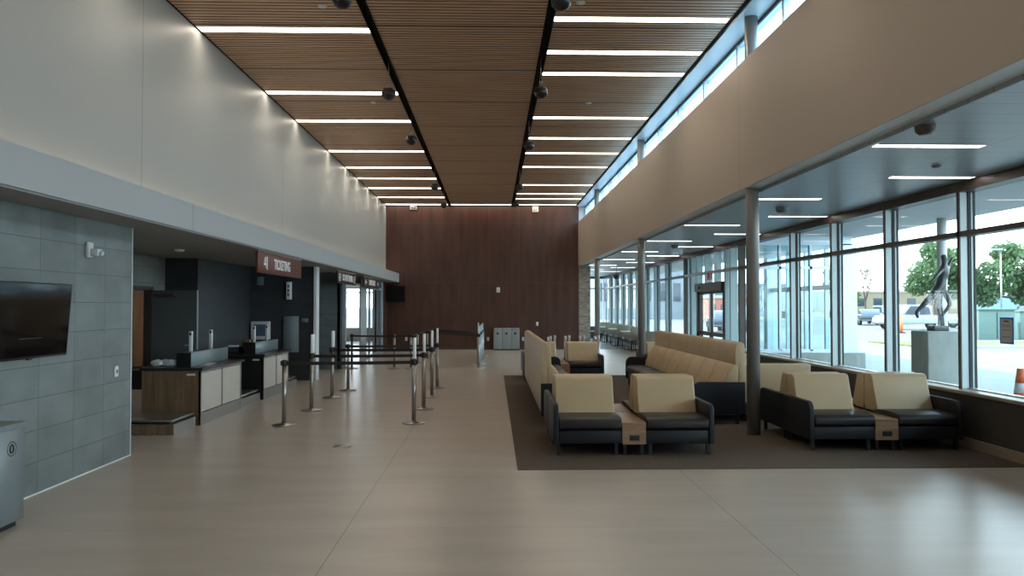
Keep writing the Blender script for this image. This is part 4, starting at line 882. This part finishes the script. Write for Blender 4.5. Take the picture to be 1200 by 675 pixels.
vehicle('sport_utility_vehicle', (48.5, 66.0, G), 0, 'car_dark', 'dark tall car farthest right beyond the paper notice')
vehicle('sedan', (16.0, 52.0, G), radians(60), 'car_dark', 'dark car outside the sliding entrance doors')
vehicle('sport_utility_vehicle', (21.0, 66.0, G), radians(80), 'car_white', 'white tall car seen past the outer vestibule')
# green service boxes, fence, buildings
def green_box(x, y, w, h, label):
    t = thing('utility_cabinet', label, 'utility cabinet', (x, y, G), 0, 'green utility cabinets'); b = BM(); box(b, -w/2, w/2, -0.6, 0.6, 0, h); obj('cabinet', rnd(b, 0.03, 2), 'green_box', t)
    b = BM(); box(b, -w/2-0.05, w/2+0.05, -0.68, 0.65, h, h+0.1); obj('lid', rnd(b, 0.02, 2), 'green_box', t); b = BM(); box(b, -0.02, 0.02, -0.62, -0.6, 0.1, h-0.1); obj('door_seam', b, 'black_metal', t)
green_box(25.9, 39.5, 1.9, 1.55, 'green utility cabinet just right of the thick window mullion')
green_box(28.9, 40.5, 2.2, 1.45, 'wide green utility cabinet behind the paper notice')
def building(name, x0, x1, y0, y1, h, mat, label, nw=6, roofm='kerb', pitched=False):
    t = thing(name, label, 'building', ((x0+x1)/2, y0, G)); b = BM(); box(b, x0, x1, y0, y1, G, h); obj('walls', b, mat, t, True)
    b = BM()
    if pitched: prism(b, [(y0-0.5, h), ((y0+y1)/2, h+2.0), (y1+0.5, h)], 'x', x0-0.5, x1+0.5)
    else: box(b, x0-0.2, x1+0.2, y0-0.2, y1+0.2, h, h+0.35)
    obj('roof', b, roofm, t, True)
    for i in range(nw):
        w_ = (x1-x0)/nw; b = BM(); box(b, x0+w_*(i+0.25), x0+w_*(i+0.75), y0-0.06, y0+0.02, h*0.35, h*0.72); obj('window', b, 'car_glass', t, True)
building('warehouse', 78, 104, 165, 185, 4.6, 'beige_build', 'long low beige warehouse on the horizon left of the tree', 7)
building('hangar', 105, 124, 190, 210, 4.0, 'grey_build', 'grey pitched hangar on the horizon behind the pickup truck', 4, 'grey_build', True)
building('depot', 76, 110, 108, 120, 3.2, 'blue_build', 'long low blue building on the horizon beyond the right tree', 8)
building('house', 24.8, 30.5, 88, 98, 2.6, 'red_build', 'red and white building seen through the sliding doors', 5, 'trailer_white')
building('office_block', 13.5, 25, 100, 112, 6.5, 'grey_build', 'pale grey building seen through the far windows', 6, 'blue_build')
building('shed', 27, 50, 125, 135, 5.0, 'grey_build', 'pale blue-grey shed behind the white trailers', 8, 'blue_build')
for i, (x, y, lab) in enumerate([(44.8, 110.0, 'seen past the outer vestibule'), (17.0, 118.0, 'farther left beyond the doors')]):
    t = thing('box_trailer', 'long white box trailer parked outside, ' + lab, 'trailer', (x, y, G), radians(2), 'white box trailers'); b = BM(); box(b, -5.5, 5.5, -1.25, 1.25, 1.0, 3.9); obj('box', rnd(b, 0.04, 2), 'trailer_white', t)
    for k in range(-3, 4):
        b = BM(); box(b, k*1.5-0.03, k*1.5+0.03, -1.28, -1.25, 1.05, 3.85); obj('rib', b, 'kerb', t)
    for xx in (-4.3, -3.2, 4.2):
        b = BM(); cyl(b, (xx, -1.1, 0.5), (xx, 1.1, 0.5), 0.5, seg=20); obj('wheel', b, 'tyre', t)
# lamp post
t = thing('street_lamp', 'tall slim street lamp in front of the right tree', 'street lamp', (38.3, 57.0, G)); b = BM(); cyl(b, (0,0,0), (0,0,6.0), 0.07, 0.05, seg=10); obj('pole', b, 'steel', t)
b = BM(); box(b, -1.1, 0.1, -0.12, 0.12, 5.95, 6.07); obj('lamp_head', rnd(b, 0.03, 2), 'steel', t)
# trees
def tree(label, x, y, trunk_h, blobs, n, leaf=0.42, seed=1, lean=0.0, name='tree'):
    rg = random.Random(seed); t = thing(name, label, 'tree', (x, y, G), 0, 'trees beyond the car park')
    b = BM(); cyl(b, (0,0,0), (lean*0.5, 0, trunk_h*0.5), 0.32, 0.25, seg=10); cyl(b, (lean*0.5,0,trunk_h*0.5), (lean, 0, trunk_h), 0.25, 0.18, seg=10)
    for bx, by, bz, br in blobs: cyl(b, (lean*0.7, 0, trunk_h*0.8), (bx, by, bz), 0.13, 0.04, seg=6)
    obj('trunk', b, 'bark', t); b = BM(); tot = sum(q[3]**2 for q in blobs)
    for bx, by, bz, br in blobs:
        for k in range(int(n*br*br/tot)):
            d = Vector((rg.gauss(0,1), rg.gauss(0,1), rg.gauss(0,1))).normalized(); rr = br*(0.55 + 0.5*rg.random())
            c = Vector((bx, by, bz)) + Vector((d.x*rr, d.y*rr, d.z*rr*0.82)); u = Vector((rg.gauss(0,1), rg.gauss(0,1), rg.gauss(0,1))).normalized(); v = u.orthogonal().normalized(); s_ = leaf*(0.6+0.7*rg.random())
            w_ = u.cross(v); q = [b.verts.new(c + s_*(v*0.5)), b.verts.new(c + s_*w_*0.28), b.verts.new(c - s_*v*0.5), b.verts.new(c - s_*w_*0.28)]; b.faces.new(q)
    obj('crown', b, 'leaf', t)
tree('broad green tree behind the statue', 45.6, 78, 3.0, [(-0.5,0,5.0,2.1), (1.6,0,6.0,2.1), (-1.9,0,3.9,1.3), (0.2,0.5,7.3,1.4), (3.0,0,4.4,1.7), (0.8,-0.6,3.4,1.3)], 5200, 0.5, 3)
tree('broad green tree filling the nearest window pane', 54.6, 78, 3.0, [(-2.8,0,4.6,2.2), (0,0,6.0,2.4), (2.5,0,5.0,2.3), (-1.2,0.5,7.3,1.5), (1.0,-0.5,3.0,2.2), (-4.0,0,3.0,1.6), (4.6,0,3.8,2.0)], 7500, 0.5, 5)
tree('green tree beside the outer white pillar', 44.0, 95, 2.5, [(-0.8,0,4.5,1.8), (0.2,0,2.8,1.6), (-1.4,0,6.0,1.3)], 2200, 0.5, 9)
b0 = thing('bare_tree', 'bare branched tree right of the outer white pillar', 'tree', (44.6, 91.0, G), 0, 'trees beyond the car park'); b = BM(); rg = random.Random(4)
def branch(p, d, L, r, k):
    q = p + d*L; cyl(b, p, q, r, r*0.65, seg=5, caps=False)
    if k > 0:
        for _ in range(3):
            nd = (d + Vector((rg.uniform(-.7,.7), rg.uniform(-.5,.5), rg.uniform(-.1,.5)))).normalized(); branch(q, nd, L*0.68, r*0.62, k-1)
branch(Vector((0,0,0)), Vector((0,0,1)), 2.3, 0.14, 5); obj('branches', b, 'bark', b0)
b = BM(); rg = random.Random(11)
for k in range(60):
    x = 55 + k*1.6; bmesh.ops.create_icosphere(b, subdivisions=2, radius=rg.uniform(2.0, 3.6), matrix=Matrix.Translation((x, 225 + rg.uniform(-4, 4), 1.8)) @ Matrix.Diagonal((1, 1, 1.1, 1)))
for v in b.verts: v.co += Vector((rg.uniform(-.4,.4), rg.uniform(-.4,.4), rg.uniform(-.4,.4)))
o = obj('treeline', b, 'leaf'); tag(o, 'low band of distant trees on the horizon', 'trees', kind='stuff')
